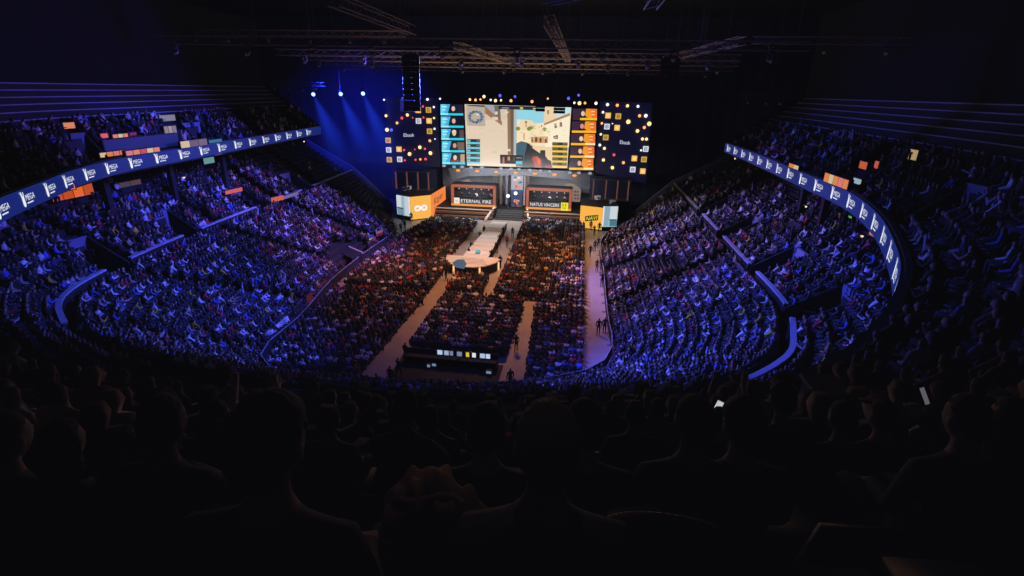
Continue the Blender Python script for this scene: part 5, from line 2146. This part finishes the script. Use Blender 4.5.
# crumpled jacket over the seat back right below the camera
jc = on_y(436, 492, 1.22)
jk = thing('jacket', jc, 'crumpled brown jacket with folds draped over a seat back below the camera', 'jacket')
jv, jf = [], []
NU, NV = 60, 40
for i in range(NU):
    for j in range(NV):
        u, v = i / (NU - 1) - .5, j / (NV - 1)
        a = PI * (v - .42) * 1.25
        fold = .010 * math.sin(u * 21 + v * 5) + .007 * math.sin(u * 34 - v * 11 + 1) + .006 * math.sin(v * 17 + u * 8)
        rr_ = .050 + fold + .012 * math.sin(u * 7 + 2)
        x = u * (.32 + .03 * math.sin(v * 5))
        y = -rr_ * math.sin(a) * 1.3
        zz = rr_ * math.cos(a) * 1.1 - .11 * (2 * u) ** 2 - .04 * u - max(0, abs(v - .42) - .36) * .8
        jv.append((jc[0] + x, jc[1] + y, jc[2] + zz))
for i in range(NU - 1):
    for j in range(NV - 1):
        jf.append((i * NV + j, (i + 1) * NV + j, (i + 1) * NV + j + 1, i * NV + j + 1))
mb = MB()
mb.mesh(jv, jf)
mb.build('cloth', mat('jacket_brown', (.20, .11, .075), .8), jk, smooth=True)
mb = MB()
mb.path([(jc[0] + x, jc[1] - .055 + .02 * math.sin(x * 30), jc[2] + .012 + .018 * math.cos(x * 14)) for x in np.linspace(-.09, .10, 16)], .011, mat('jacket_brown', (.20, .11, .075), .8), 8)
mb.build('collar', None, jk, smooth=True)
mb = MB()
mb.path([(jc[0] - .11, jc[1] - .05, jc[2] - .03), (jc[0] - .13, jc[1] - .075, jc[2] - .10), (jc[0] - .125, jc[1] - .07, jc[2] - .2)], .030, mat('jacket_brown', (.20, .11, .075), .8), 10)
mb.build('sleeve', None, jk, smooth=True)

# curved seat top with its highlight painted as a tan edge
sc_ = on_y(665, 517, 1.25)
st = thing('seat_back', sc_, 'curved top edge of a seat back with a painted tan highlight below the camera', 'seat')
arc = [(sc_[0] + .17 * math.cos(t), sc_[2] - .045 + .05 * math.sin(t)) for t in np.linspace(PI, 0, 21)]
mb = MB()
mb.path([(x, sc_[1], z) for x, z in arc], .008, mat('seat_edge_highlight', (.5, .3, .16), .5), 8)
mb.build('top_edge', None, st, smooth=True)
mb = MB()
out = arc + [(sc_[0] + .15, sc_[2] - .42), (sc_[0] - .15, sc_[2] - .42)]
n = len(out)
mb.mesh([(x, sc_[1] - .005, z) for x, z in out] + [(x, sc_[1] + .03, z) for x, z in out], [tuple(range(n)), tuple(range(2 * n - 1, n - 1, -1))] + [(i, n + i, n + (i + 1) % n, (i + 1) % n) for i in range(n)], M_SEAT)
mb.build('backrest', None, st)

# ------------------------------------------------------------------ standing people on the floor and stage
STAND = [(516, 352, 'stand', 'black', 'standing alone in the aisle between the front floor blocks'), (598, 335, 'stand', 'black', 'standing in the bright right aisle, left one of a pair'), (604, 334, 'stand', 'dark grey', 'standing in the bright right aisle, right one of a pair'),
         (590, 257, 'walk', 'black', 'walking alone down the upper right aisle'), (594.5, 252, 'stand', 'black', 'in the right aisle just behind the lone walker'), (598, 249, 'stand', 'dark grey', 'by the right barrier, higher up than the lone walker'),
         (596.5, 272, 'stand', 'black', 'by the right barrier, left one of a dark pair'), (601, 271, 'stand', 'black', 'by the right barrier, right one of a dark pair'), (601.5, 287, 'film', 'black', 'filming beside the right barrier below the dark pair'),
         (590.5, 231, 'stand', 'black', 'standing right in front of the black and yellow team sign'), (594, 236, 'film', 'black', 'filming before the amber right cube'), (599, 233, 'walk', 'dark grey', 'walking past the corner of the amber right cube'),
         (507, 247, 'stand', 'red', 'in a red top on the right of the catwalk'), (503, 238, 'stand', 'black', 'beside the upper catwalk, nearest the centre steps'), (499.5, 246, 'film', 'black', 'filming at the right edge of the catwalk'), (512.5, 238, 'stand', 'black', 'standing between the catwalk and the rear right block'),
         (497, 254, 'film', 'black', 'crouched close to the right catwalk side with a camera'), (491.5, 262, 'film', 'black', 'at the right shoulder of the rounded platform'), (500, 268, 'stand', 'dark grey', 'standing right beside the rounded platform'),
         (471, 254, 'film', 'black', 'filming at the left catwalk side by the cyan box'), (469, 259.5, 'stand', 'black', 'standing where the platform meets the runway'), (480, 243, 'film', 'black', 'filming halfway up the left catwalk side'), (484, 236, 'stand', 'navy', 'at the upper left end of the catwalk'),
         (448, 274, 'stand', 'beige', 'in a pale top left of the rounded platform'), (446, 280, 'walk', 'black', 'walking in the aisle left of the rounded platform'),
         (402.5, 224, 'stand', 'black', 'before the pale face of the orange left cube'), (411.5, 222.5, 'stand', 'black', 'below the white infinity sign'), (427, 216.5, 'stand', 'black', 'dark against the orange cube corner, first of a row'), (430.5, 216.2, 'stand', 'navy', 'dark against the orange cube corner, second of a row'), (434, 215.6, 'stand', 'black', 'dark against the orange cube corner, third of a row'), (438, 214.6, 'stand', 'black', 'dark against the orange cube corner, last of a row'),
         (407.4, 246, 'walk', 'navy', 'walking alone in the upper left aisle'), (393, 245, 'stand', 'black', 'in the left aisle by the barrier end'), (388.6, 244, 'stand', 'dark grey', 'second by the left barrier end'), (385, 242, 'stand', 'navy', 'outermost by the left barrier end'),
         (401, 233, 'stand', 'white', 'in a white top at the head of the left aisle'), (405, 230, 'stand', 'black', 'beside the white topped person at the left aisle head'),
         (391, 386, 'stand', 'black', 'dark at the foot of the sloping left centre aisle'), (399, 378, 'walk', 'black', 'walking up the foot of the left centre aisle'), (406, 361, 'stand', 'black', 'beside the production riser in the left centre aisle'),
         (510, 389, 'stand', 'black', 'at the foot of the centre aisle')]
for n, (x, y, pose, col, lab) in enumerate(STAND):
    p = on_z(x, y, 0.0)
    ti = [t[0] for t in TOPS].index(col)
    o = bpy.data.objects.new('standing_person', person_mesh('stand', pose, 1, ti, RNG))
    o.location = (p[0], p[1], 0)
    yaw = RNG.uniform(-.8, .8) if pose != 'film' else (-.6 if x < 480 else .5)
    o.rotation_euler = (0, 0, yaw)
    s = RNG.uniform(.97, 1.06)
    o.scale = (s, s, s)
    COL.objects.link(o)
    tag(o, 'person in %s ' % ('dark clothes' if col in ('black', 'dark grey', 'navy') and not lab.startswith('in ') else 'casual clothes') + lab, 'person')

# players at the desks in the booths
for side, (x0, x1, z0) in BOOTHS.items():
    sd = 'left' if side < 0 else 'right'
    for k in range(5):
        cx = lerp(x0 + 1.3, x1 - 1.3, k / 4)
        o = bpy.data.objects.new('seated_player', person_mesh('sit', 'lap', 1, [0, 0, 3, 1, 7][k], RNG))
        o.location = (cx, 90.75, z0)
        o.rotation_euler = (0, 0, PI)
        o.scale = (1.05,) * 3
        COL.objects.link(o)
        tag(o, 'player with headset seated at the %s booth desk, %s from the left' % (sd, ordinal(k + 1)), 'person', 'players in the booths')
        st = bpy.data.objects.new('gaming_chair', SEAT_ME)
        st.location = (cx, 90.75, z0)
        st.rotation_euler = (0, 0, PI)
        COL.objects.link(st)
        tag(st, 'dark chair under a player, %s from the left in the %s booth' % (ordinal(k + 1), sd), 'chair', 'chairs in the booths')

# ------------------------------------------------------------------ barriers along the floor
def barrier(p, q, lab):
    p, q = np.array(p, float), np.array(q, float)
    t = thing('crowd_barrier', (*(p + q) / 2, 0), lab, 'barrier', 'black crowd barriers along the floor aisles')
    d = (q - p) / np.linalg.norm(q - p)
    nrm = np.array([-d[1], d[0]])
    a, b = p + d * .02, q - d * .02
    mb = MB()
    for z in (.12, 1.12):
        mb.tube((*a, z), (*b, z), .03, M_RAIL if z > 1 else M_DSTEEL, 5)
    for k in range(3):
        c = a + (b - a) * k / 2
        mb.tube((*c, .02), (*c, 1.12), .025, M_DSTEEL, 5)
    mb.build('frame', None, t)
    mb = MB()
    mb.mesh([(*a, .15), (*b, .15), (*b, 1.06), (*a, 1.06)], [(0, 1, 2, 3)], M_BLACK)
    mb.build('panel', None, t)
    for c in (a + d * .1, b - d * .1):
        mb = MB()
        mb.tube((*(c - nrm * .35), .02), (*(c + nrm * .35), .02), .025, M_DSTEEL, 4)
        mb.build('foot', None, t)


K = K_FLOOR
L = np.concatenate([[0], np.cumsum(np.linalg.norm(np.diff(K, axis=0), axis=1))])
ii = np.arange(len(K))
pos = lambda s: np.array([np.interp(np.interp(s, L, ii), ii, K[:, 0]), np.interp(np.interp(s, L, ii), ii, K[:, 1])])
s, nr, nl = 8.0, 0, 0
while s < L[-1] - 10:
    p, q = pos(s), pos(s + 2.4)
    px, py, d = project((*((p + q) / 2), 1.0))
    if p[1] < 85 and py < np.interp(px, BOUND_X, BOUND_Y) + 2:
        if p[0] > -9:
            nr += 1
            lab = 'black barrier panel with pale top rail, %s from the stage along the right aisle' % ordinal(nr)
        else:
            nl += 1
            lab = 'black barrier panel with pale top rail, %s from the camera along the left aisle' % ordinal(nl)
        barrier(p, q, lab)
    s += 2.45


# ------------------------------------------------------------------ flags, banners, lit signs
def cloth_between(a, b, z0, z1, mats, name, lab, cat, off=0.0, waves=3.0):
    a, b = np.array(a[:2], float), np.array(b[:2], float)
    d = (b - a) / np.linalg.norm(b - a)
    nrm = np.array([-d[1], d[0]])
    t = thing(name, (*(a + b) / 2, z0), lab, cat)
    n = 14
    k = len(mats)
    for h, m_ in enumerate(mats):
        mb = MB()
        za, zb = lerp(z0, z1, h / k), lerp(z0, z1, (h + 1) / k)
        for i in range(n):
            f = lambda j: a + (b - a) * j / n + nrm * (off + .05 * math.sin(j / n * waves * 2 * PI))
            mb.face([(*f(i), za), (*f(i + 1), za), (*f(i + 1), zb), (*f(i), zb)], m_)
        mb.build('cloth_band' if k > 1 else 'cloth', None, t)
    mb = MB()
    mb.tube((*a, z1), (*b, z1), .03, M_DSTEEL, 6)
    mb.build('top_rail', None, t)
    return t


cloth_between(on_z(327, 288, 0)[:2], on_z(306, 308, 0)[:2], .25, 1.25, [glow('red_cloth_glow', srgb(84, 24, 26), .7)], 'hanging_banner', 'red banner hung over the left aisle barrier', 'banner', .18)  # emissive cloth, the light on the banner is in its material
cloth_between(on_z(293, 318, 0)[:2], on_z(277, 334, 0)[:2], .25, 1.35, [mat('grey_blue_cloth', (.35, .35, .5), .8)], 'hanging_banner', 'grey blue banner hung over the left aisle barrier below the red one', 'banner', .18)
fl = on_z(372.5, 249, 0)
cloth_between(fl[:2] + np.array([-.3, -.5]), fl[:2] + np.array([.1, .4]), 1.0, 2.0, [glow('flag_yellow_glow', srgb(210, 180, 40), .8), glow('flag_blue_glow', srgb(36, 60, 190), .8)], 'flag', 'yellow and blue flag held over the upper left barrier', 'flag', .1)  # both flag bands emit instead of being lit
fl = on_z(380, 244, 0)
cloth_between(fl[:2] + np.array([-.3, -.2]), fl[:2] + np.array([.3, 1.4]), 1.1, 1.9, [glow('flag_red_glow', srgb(150, 30, 50), .6), glow('flag_white_glow', srgb(150, 110, 130), .6)], 'flag', 'red and white flag held beside the yellow and blue flag', 'flag', .1)  # self-glowing cloth, brightness put into the colours
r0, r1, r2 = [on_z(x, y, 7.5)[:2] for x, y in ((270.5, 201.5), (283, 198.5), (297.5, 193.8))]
cloth_between(r0, r1, 7.38, 7.95, [glow('rail_orange_glow', srgb(222, 98, 44), .8)], 'hanging_banner', 'bright orange fan banner on the coping of the left middle stand', 'banner', -.15)  # banner cloth emits its own brightness
cloth_between(r1, r2, 7.4, 7.8, [glow('rail_pale_glow', srgb(120, 110, 170), .7)], 'hanging_banner', 'pale fan banner beside the bright orange one on the left coping', 'banner', -.15)  # pale cloth made emissive as well
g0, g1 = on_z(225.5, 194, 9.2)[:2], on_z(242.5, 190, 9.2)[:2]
cloth_between(g0, g1, 9.1, 9.55, [glow('rail_orange_glow', srgb(222, 98, 44), .9)], 'flag', 'orange fan flag waved in the left middle stand', 'flag')  # flag glows through the same emissive orange

# blue lit walkway and landing panels in the far left middle stand are the portal walls; bars and boxes behind the balcony
def lit_box(px, X, depth, mats_, name, lab, cat, rows=1):
    X = tier_x(px, X)
    return lit_box_at(px, X, depth, mats_, name, lab, cat)


def tier_x(px, X):
    for j in range(5):
        x, y = (px[0] + px[2]) / 2, px[3] - (px[3] - px[1]) * .1 * j
        d = Vector(FW * F_PX + RT * (x - 512) - UP * (y - 288)).normalized()
        hit = STREE.ray_cast(EYEV, d, 120)
        if hit[0] is not None:
            h = hit[0] - d * (1.7 if x > 850 and y < 175 else .8)
            if abs(h.x + 10) > 22:
                return h.x
    return X


def lit_box_at(px, X, depth, mats_, name, lab, cat):
    """px: x0,y0,x1,y1 on the plane x=X"""
    x0, y0, x1, y1 = px
    a, b, c, d = on_x(x0, y1, X), on_x(x1, y1, X), on_x(x1, y0, X), on_x(x0, y0, X)
    s = -1 if X < -10 else 1
    ya, yb = min(a[1], d[1]), max(b[1], c[1])
    if ya > yb:
        ya, yb = yb, ya
    za, zb = (a[2] + b[2]) / 2, (c[2] + d[2]) / 2
    t = thing(name, (X, (ya + yb) / 2, za), lab, cat)
    mb = MB()
    mb.box((min(X + s * .02, X + s * depth), ya - .05, za - .05), (max(X + s * .02, X + s * depth), yb + .05, zb + .05), M_BLACK)
    mb.build('housing', None, t)
    n = len(mats_)
    for k, m_ in enumerate(mats_):
        y_a, y_b = lerp(ya, yb, k / n) + .04, lerp(ya, yb, (k + 1) / n) - .04
        mb = MB()
        mb.box((min(X, X + s * .02), y_a, za), (max(X, X + s * .02), y_b, zb), m_)
        mb.build('lit_panel', None, t)
    return t


GO = lambda n, r, g, b, s=.9: glow(n, srgb(r, g, b), s)
O1, O2, O3, O4 = GO('amber_panel', 226, 130, 50), GO('deep_orange', 196, 78, 20), GO('salmon_panel', 220, 120, 110), GO('cream_panel', 214, 190, 130)
lit_box((52, 183, 92, 198), -41.5, .3, [O2, O2, GO('bright_orange', 236, 104, 24), O2], 'concourse_bar', 'glowing orange concourse bar below the left balcony near the picture edge', 'bar')
lit_box((70.5, 184.5, 75, 189.5), -41.2, .1, [O3], 'round_sign', 'pale pink sign on the glowing orange concourse bar', 'sign')
lit_box((100, 151.5, 126, 156), -38.6, .3, [O4, O1, O3, O1], 'counter', 'orange lit counter at the foot of the left hospitality box', 'counter')
lit_box((126, 149, 160, 153.5), -38.8, .3, [O3, O1, O2, O4, O1], 'counter', 'orange lit counter right of the other one at the left hospitality box', 'counter')
bw = lit_box((105, 136.5, 178, 150), -39.2, .3, [GO('blue_fascia', 16, 22, 84)], 'hospitality_box', 'blue fronted hospitality box in the left upper stand', 'box')
lit_box((101, 133.5, 108, 138), -40.4, .2, [GO('red_orange', 220, 90, 60)], 'menu_sign', 'small red orange sign at the near end of the left hospitality box', 'sign')
lit_box((113, 134, 128, 137.5), -40.4, .2, [O1, O4, O1], 'menu_sign', 'amber sign strip over the left hospitality box', 'sign')
lit_box((130.5, 132.5, 136.5, 138), -40.4, .2, [GO('maroon_panel', 120, 24, 50)], 'menu_sign', 'maroon sign over the left hospitality box', 'sign')
lit_box((160, 115, 175, 121), -41.6, .2, [GO('grey_board', 128, 124, 134)], 'sign_board', 'pale grey board high in the left upper stand', 'sign')
lit_box((165.5, 126, 176, 136), -40.2, .2, [GO('stone_a', 140, 126, 116), GO('stone_b', 160, 146, 130), GO('stone_c', 130, 120, 116)], 'sign_board', 'pale striped panel below the grey board in the left upper stand', 'sign')
lit_box((181, 140, 207, 146.5), -38.6, .2, [O4, GO('taupe_a', 108, 88, 80), GO('taupe_b', 116, 98, 86)], 'counter', 'dim taupe counter right of the left hospitality box', 'counter')
lit_box((209, 139.5, 222, 142.5), -38.6, .2, [GO('teal_panel', 40, 110, 120)], 'counter', 'teal lit counter by the far end of the left balcony', 'counter')
lit_box((64, 122.5, 74.5, 128.5), -40.6, .2, [O1], 'sign_board', 'orange square sign in the left upper stand', 'sign')
lit_box((204, 157.5, 214, 163.5), -41.5, .2, [GO('pale_teal', 100, 150, 150)], 'sign_board', 'pale teal panel below the left balcony', 'sign')
lit_box((119, 181, 141, 186), -42.0, .2, [GO('dim_taupe', 70, 60, 56), GO('dim_rust', 86, 56, 40)], 'concourse_bar', 'dim concourse bar below the left balcony', 'bar')
lit_box((822, 176, 850, 185.5), 19.0, .3, [O1, O3, O1, O4, O1], 'counter', 'orange lit counter behind the right ribbon', 'counter')
lit_box((852, 178.5, 862, 184), 19.2, .3, [GO('pale_cyan', 150, 176, 186)], 'sign_board', 'pale cyan panel beside the orange counter behind the right ribbon', 'sign')
lit_box((858, 161.5, 868, 169), 20.6, .2, [GO('frame_orange', 196, 90, 40)], 'menu_sign', 'orange sign above the counter behind the right ribbon', 'sign')
lit_box((873, 161, 879.5, 168.5), 20.8, .2, [GO('frame_red', 200, 84, 50)], 'menu_sign', 'red orange sign beside the orange one in the right upper stand', 'sign')
lit_box((907, 149.5, 919, 160), 20.6, .2, [GO('beige_board', 178, 150, 98)], 'sign_board', 'beige square board in the right upper stand', 'sign')
lit_box((788, 164.5, 799, 168.5), 18.3, .2, [O4, O1], 'counter', 'small amber counter behind the middle of the right ribbon', 'counter')
lit_box_at((848, 216, 852, 218), 22.0, .1, [GO('exit_green', 70, 190, 40)], 'exit_sign', 'tiny green exit sign below the right balcony', 'sign')
lit_box_at((868, 229, 876, 236), 21.5, .2, [GO('sign_amber', 190, 110, 30)], 'menu_sign', 'amber sign below the bend of the right ribbon', 'sign')
lit_box_at((836, 212, 841, 222), 22.5, .2, [GO('brown_glow', 84, 56, 50)], 'wall_panel', 'dim brown lit panel below the right balcony', 'panel')
for n, (x, y, X, side) in enumerate(((805.5, 188, 21, 'right'), (827, 198, 21.2, 'right'), (170, 172, -42, 'left'), (222, 160, -42, 'left'), (105, 188, -41.8, 'left'))):
    p = on_x(x, y, X)
    mb = MB()
    mb.box((X - .25, p[1] - .25, 9.5), (X + .25, p[1] + .25, 14.6), M_CONC)
    struct(mb.build('pillar'))
for n, (x, y, X, lab) in enumerate(((184, 177.5, -41.5, 'below the left balcony'), (862, 236, 21.5, 'below the bend of the right ribbon'), (806, 206.5, 21, 'beside the right concourse pillar'), (304, 141.5, -41, 'under the far end of the left ribbon'), (735, 158.5, 18, 'under the far end of the right ribbon'), (124.5, 280.5, -37.6, 'in the gap of the left coping'))):
    p = on_x(x, y, X)
    t = thing('wall_light', p, 'tiny warm wall light ' + lab, 'lamp')
    mb = MB()
    mb.ball(p, .14, GO('warm_point', 240, 200, 150, 1.2), 8, 6, (.5, 1.4, .8))
    mb.build('bulb', None, t)
    mb = MB()
    mb.box((p[0] - .2, p[1] - .2, p[2] + .1), (p[0] + .2, p[1] + .2, p[2] + .16), M_DSTEEL)
    mb.build('bracket', None, t)
# trim strip with faint pink light put in as glow, below the left balcony
mb = MB()
for (x0, y0, x1, y1) in ((115, 175, 186, 161.5), (197, 159, 247, 149.5)):
    a, b = on_x(x0, y0, -37.2), on_x(x1, y1, -37.8)
    mb.mesh([tuple(a), tuple(b), tuple(b + np.array([0, 0, .16])), tuple(a + np.array([0, 0, .16]))], [(0, 1, 2, 3)], M_PINK)
struct(mb.build('trim_soffit_glow'))

# rails of the portal in the right upper corner, pale topped portal wall by the camera
for n, (pts, lab) in enumerate(((((944, 222), (949, 212), (1010, 189)), 'farther blue lit handrail of the right corner portal'), (((958, 230), (963.5, 221), (1024, 196)), 'nearer blue lit handrail of the right corner portal'), (((1007, 264), (1013, 256.5), (1023, 255)), 'short blue handrail at the right picture edge'))):
    X = 19.3
    q = []
    for (x, y) in pts:
        d = FW * F_PX + RT * (x - 512) - UP * (y - 288)
        # on the sloping seat plane of the right upper stand, one metre up
        k = (16.3 + .62 * (0 - 15.5) - EYE[2]) / (d[2] - .62 * d[0])
        q.append(EYE + d * k)
    t = thing('handrail', q[0], lab, 'handrail')
    mb = MB()
    mb.path(q, .05, M_VOM, 6)
    mb.build('top_rail', None, t)
    mb = MB()
    for i in range(5):
        p = lerp(q[1], q[2], i / 4)
        mb.tube(p, p - np.array([0, 0, 1.0]), .03, M_DSTEEL, 5)
    mb.build('post', None, t)
pb = on_y(830, 394, 5.2)
t = thing('portal_parapet', pb, 'box shaped blue portal parapet with pale top among the near right rows', 'parapet')
mb = MB()
mb.box((pb[0] - .17, 5.2, pb[2] - 1.6), (pb[0] + .17, 5.5, pb[2]), mat('parapet_blue', (.06, .07, .3), .8))
mb.build('front_wall', None, t)
mb = MB()
mb.box((pb[0] - .19, 5.15, pb[2]), (pb[0] + .19, 5.55, pb[2] + .05), M_RAIL)
mb.build('pale_top', None, t)

# black covered platform with a pale stepped edge in the left lower stand
pa, pb_, pc, pd = [on_z(x, y, 1.3) for x, y in ((331, 239.5), (362.5, 253.5), (352, 258.5), (325, 245))]
t = thing('covered_platform', ((pa[0] + pc[0]) / 2, (pa[1] + pc[1]) / 2, 1.0), 'black covered camera platform with pale stepped edge in the left lower stand', 'platform')
mb = MB()
poly = [pa[:2], pb_[:2], pc[:2], pd[:2]]
mb.prism(poly, .4, 1.3, mat('black_tarp', (.002, .002, .003), .9))
mb.build('platform_body', None, t)
for k in range(12):
    mb = MB()
    p, q = lerp(pa, pb_, k / 12), lerp(pa, pb_, (k + .75) / 12)
    mb.tube(p + np.array([0, .1, .05]), q + np.array([0, .1, .05]), .12, M_NOSE, 5)
    mb.build('edge_block', None, t)

# ------------------------------------------------------------------ light
def spot(name, loc, target, power, col, angle, blend=.6, size=1.0):
    l = bpy.data.lights.new(name, 'SPOT')
    l.energy = power
    l.color = col
    l.spot_size = math.radians(angle)
    l.spot_blend = blend
    l.shadow_soft_size = size
    o = bpy.data.objects.new(name, l)
    o.location = loc
    d = Vector(target) - Vector(loc)
    o.rotation_euler = d.to_track_quat('-Z', 'Y').to_euler()
    COL.objects.link(o)
    return o


def area(name, loc, target, power, col, sx, sy):
    l = bpy.data.lights.new(name, 'AREA')
    l.shape = 'RECTANGLE'
    l.size, l.size_y = sx, sy
    l.energy = power
    l.color = col
    o = bpy.data.objects.new(name, l)
    o.location = loc
    d = Vector(target) - Vector(loc)
    o.rotation_euler = d.to_track_quat('-Z', 'Y').to_euler()
    COL.objects.link(o)
    return o


BLUE = (.07, .10, 1.0)
VIOLET = (.30, .22, 1.0)
spot('blue_wash_left', (-13, 46, 22), (-36, 44, 7), 80000, BLUE, 62)
spot('blue_wash_near_left', (-8, 44, 22), (-30, 31, 3), 52000, BLUE, 44)
spot('blue_wash_near_right', (-14, 38, 22), (6, 31, 2), 34000, BLUE, 38)
spot('violet_wash_left', (-12, 66, 22), (-34, 62, 4), 60000, (.20, .14, 1.0), 52)
spot('blue_wash_right', (-12, 44, 22), (12, 36, 5), 64000, BLUE, 52)
spot('violet_wash_right', (-14, 62, 22), (11, 55, 4), 60000, VIOLET, 54)
spot('white_wash_right', (-16, 80, 20), (9, 70, 2.5), 30000, (.66, .56, 1.0), 38)
spot('blue_upper_right', (-12, 32, 22), (15, 18, 15.5), 13000, BLUE, 56, 1.0)
spot('blue_upper_far_right', (-12, 52, 22), (21, 48, 17), 13000, BLUE, 58, 1.0)
spot('blue_upper_left', (-10, 52, 22), (-42, 44, 17.2), 26000, (.13, .09, 1.0), 58)
spot('orange_floor', (-9, 57, 23.2), (-9.5, 56, 0), 21000, (1, .36, .13), 100, .9)
spot('orange_aisle', (1.5, 66, 23.2), (2.3, 70, 0), 9000, (1, .44, .13), 46, .9)
spot('pink_aisle', (-22, 56, 23), (-27, 56, 1), 8000, (1, .32, .5), 62, 1.0)
spot('white_catwalk', (-12.5, 78, 22), (-12.6, 68, 1), 9000, (.9, .95, 1.0), 32, .8)
spot('white_platform', (-12.5, 66, 22), (-12.8, 60, 1), 5200, (.86, .93, 1.0), 26, .8)
spot('violet_aisle_near', (2, 42, 23), (2.3, 40, 0), 3600, (.36, .20, 1.0), 36, .9)
spot('blue_floor_near', (-6, 30, 22), (-9, 32, 0), 2400, (.10, .09, 1.0), 100, .8)
spot('blue_corner_left', (-22, 40, 22), (-22.5, 33, 0), 3500, (.03, .06, 1.0), 36, .9)
spot('blue_corner_right', (0, 34, 22), (1, 36, 0), 3200, (.04, .06, 1.0), 22, .9)
spot('drape_blue', (-40, 80, 22), (-42, 99, 12), 16000, (.012, .028, 1.0), 95, 1.0)
spot('stage_rim', (-11.5, 84, 22), (-1, 3, 19.4), 4200, (1, .40, .18), 16, .5, .5)
spot('jacket_fill', (-.6, 3.6, 27), (-.2, 1.25, 19.9), 46, (1, .62, .42), 7, .8, .05)  # spot added to bring out the jacket, no lamp hangs here
area('truss_fill', (-10, 62, 19.5), (-10, 60, 33), 1500, (1, .66, .40), 26, 30)  # unseen panel added to light the trusses from below
area('steps_fill', (-12, 81, 8), (-12, 88, 1), 1500, (1, .9, .84), 22, 1)  # unseen panel added to brighten the front steps
area('backdrop_fill', (-11.5, 86.5, 7.6), (-11.5, 96, 3), 1300, (.92, .95, 1.0), 18, 1)  # unseen panel added to brighten the backdrop
for sd, (x0, x1, z0) in BOOTHS.items():
    area('booth_fill', ((x0 + x1) / 2, 89.2, z0 + 2.6), ((x0 + x1) / 2, 91, z0), 120, (1, .92, .88), 5, 1)  # unseen light added so the players show inside the booth

W = bpy.data.worlds.new('world')
SC.world = W
W.use_nodes = True
W.node_tree.nodes['Background'].inputs[0].default_value = (.35, .38, .6, 1)
W.node_tree.nodes['Background'].inputs[1].default_value = 0.006
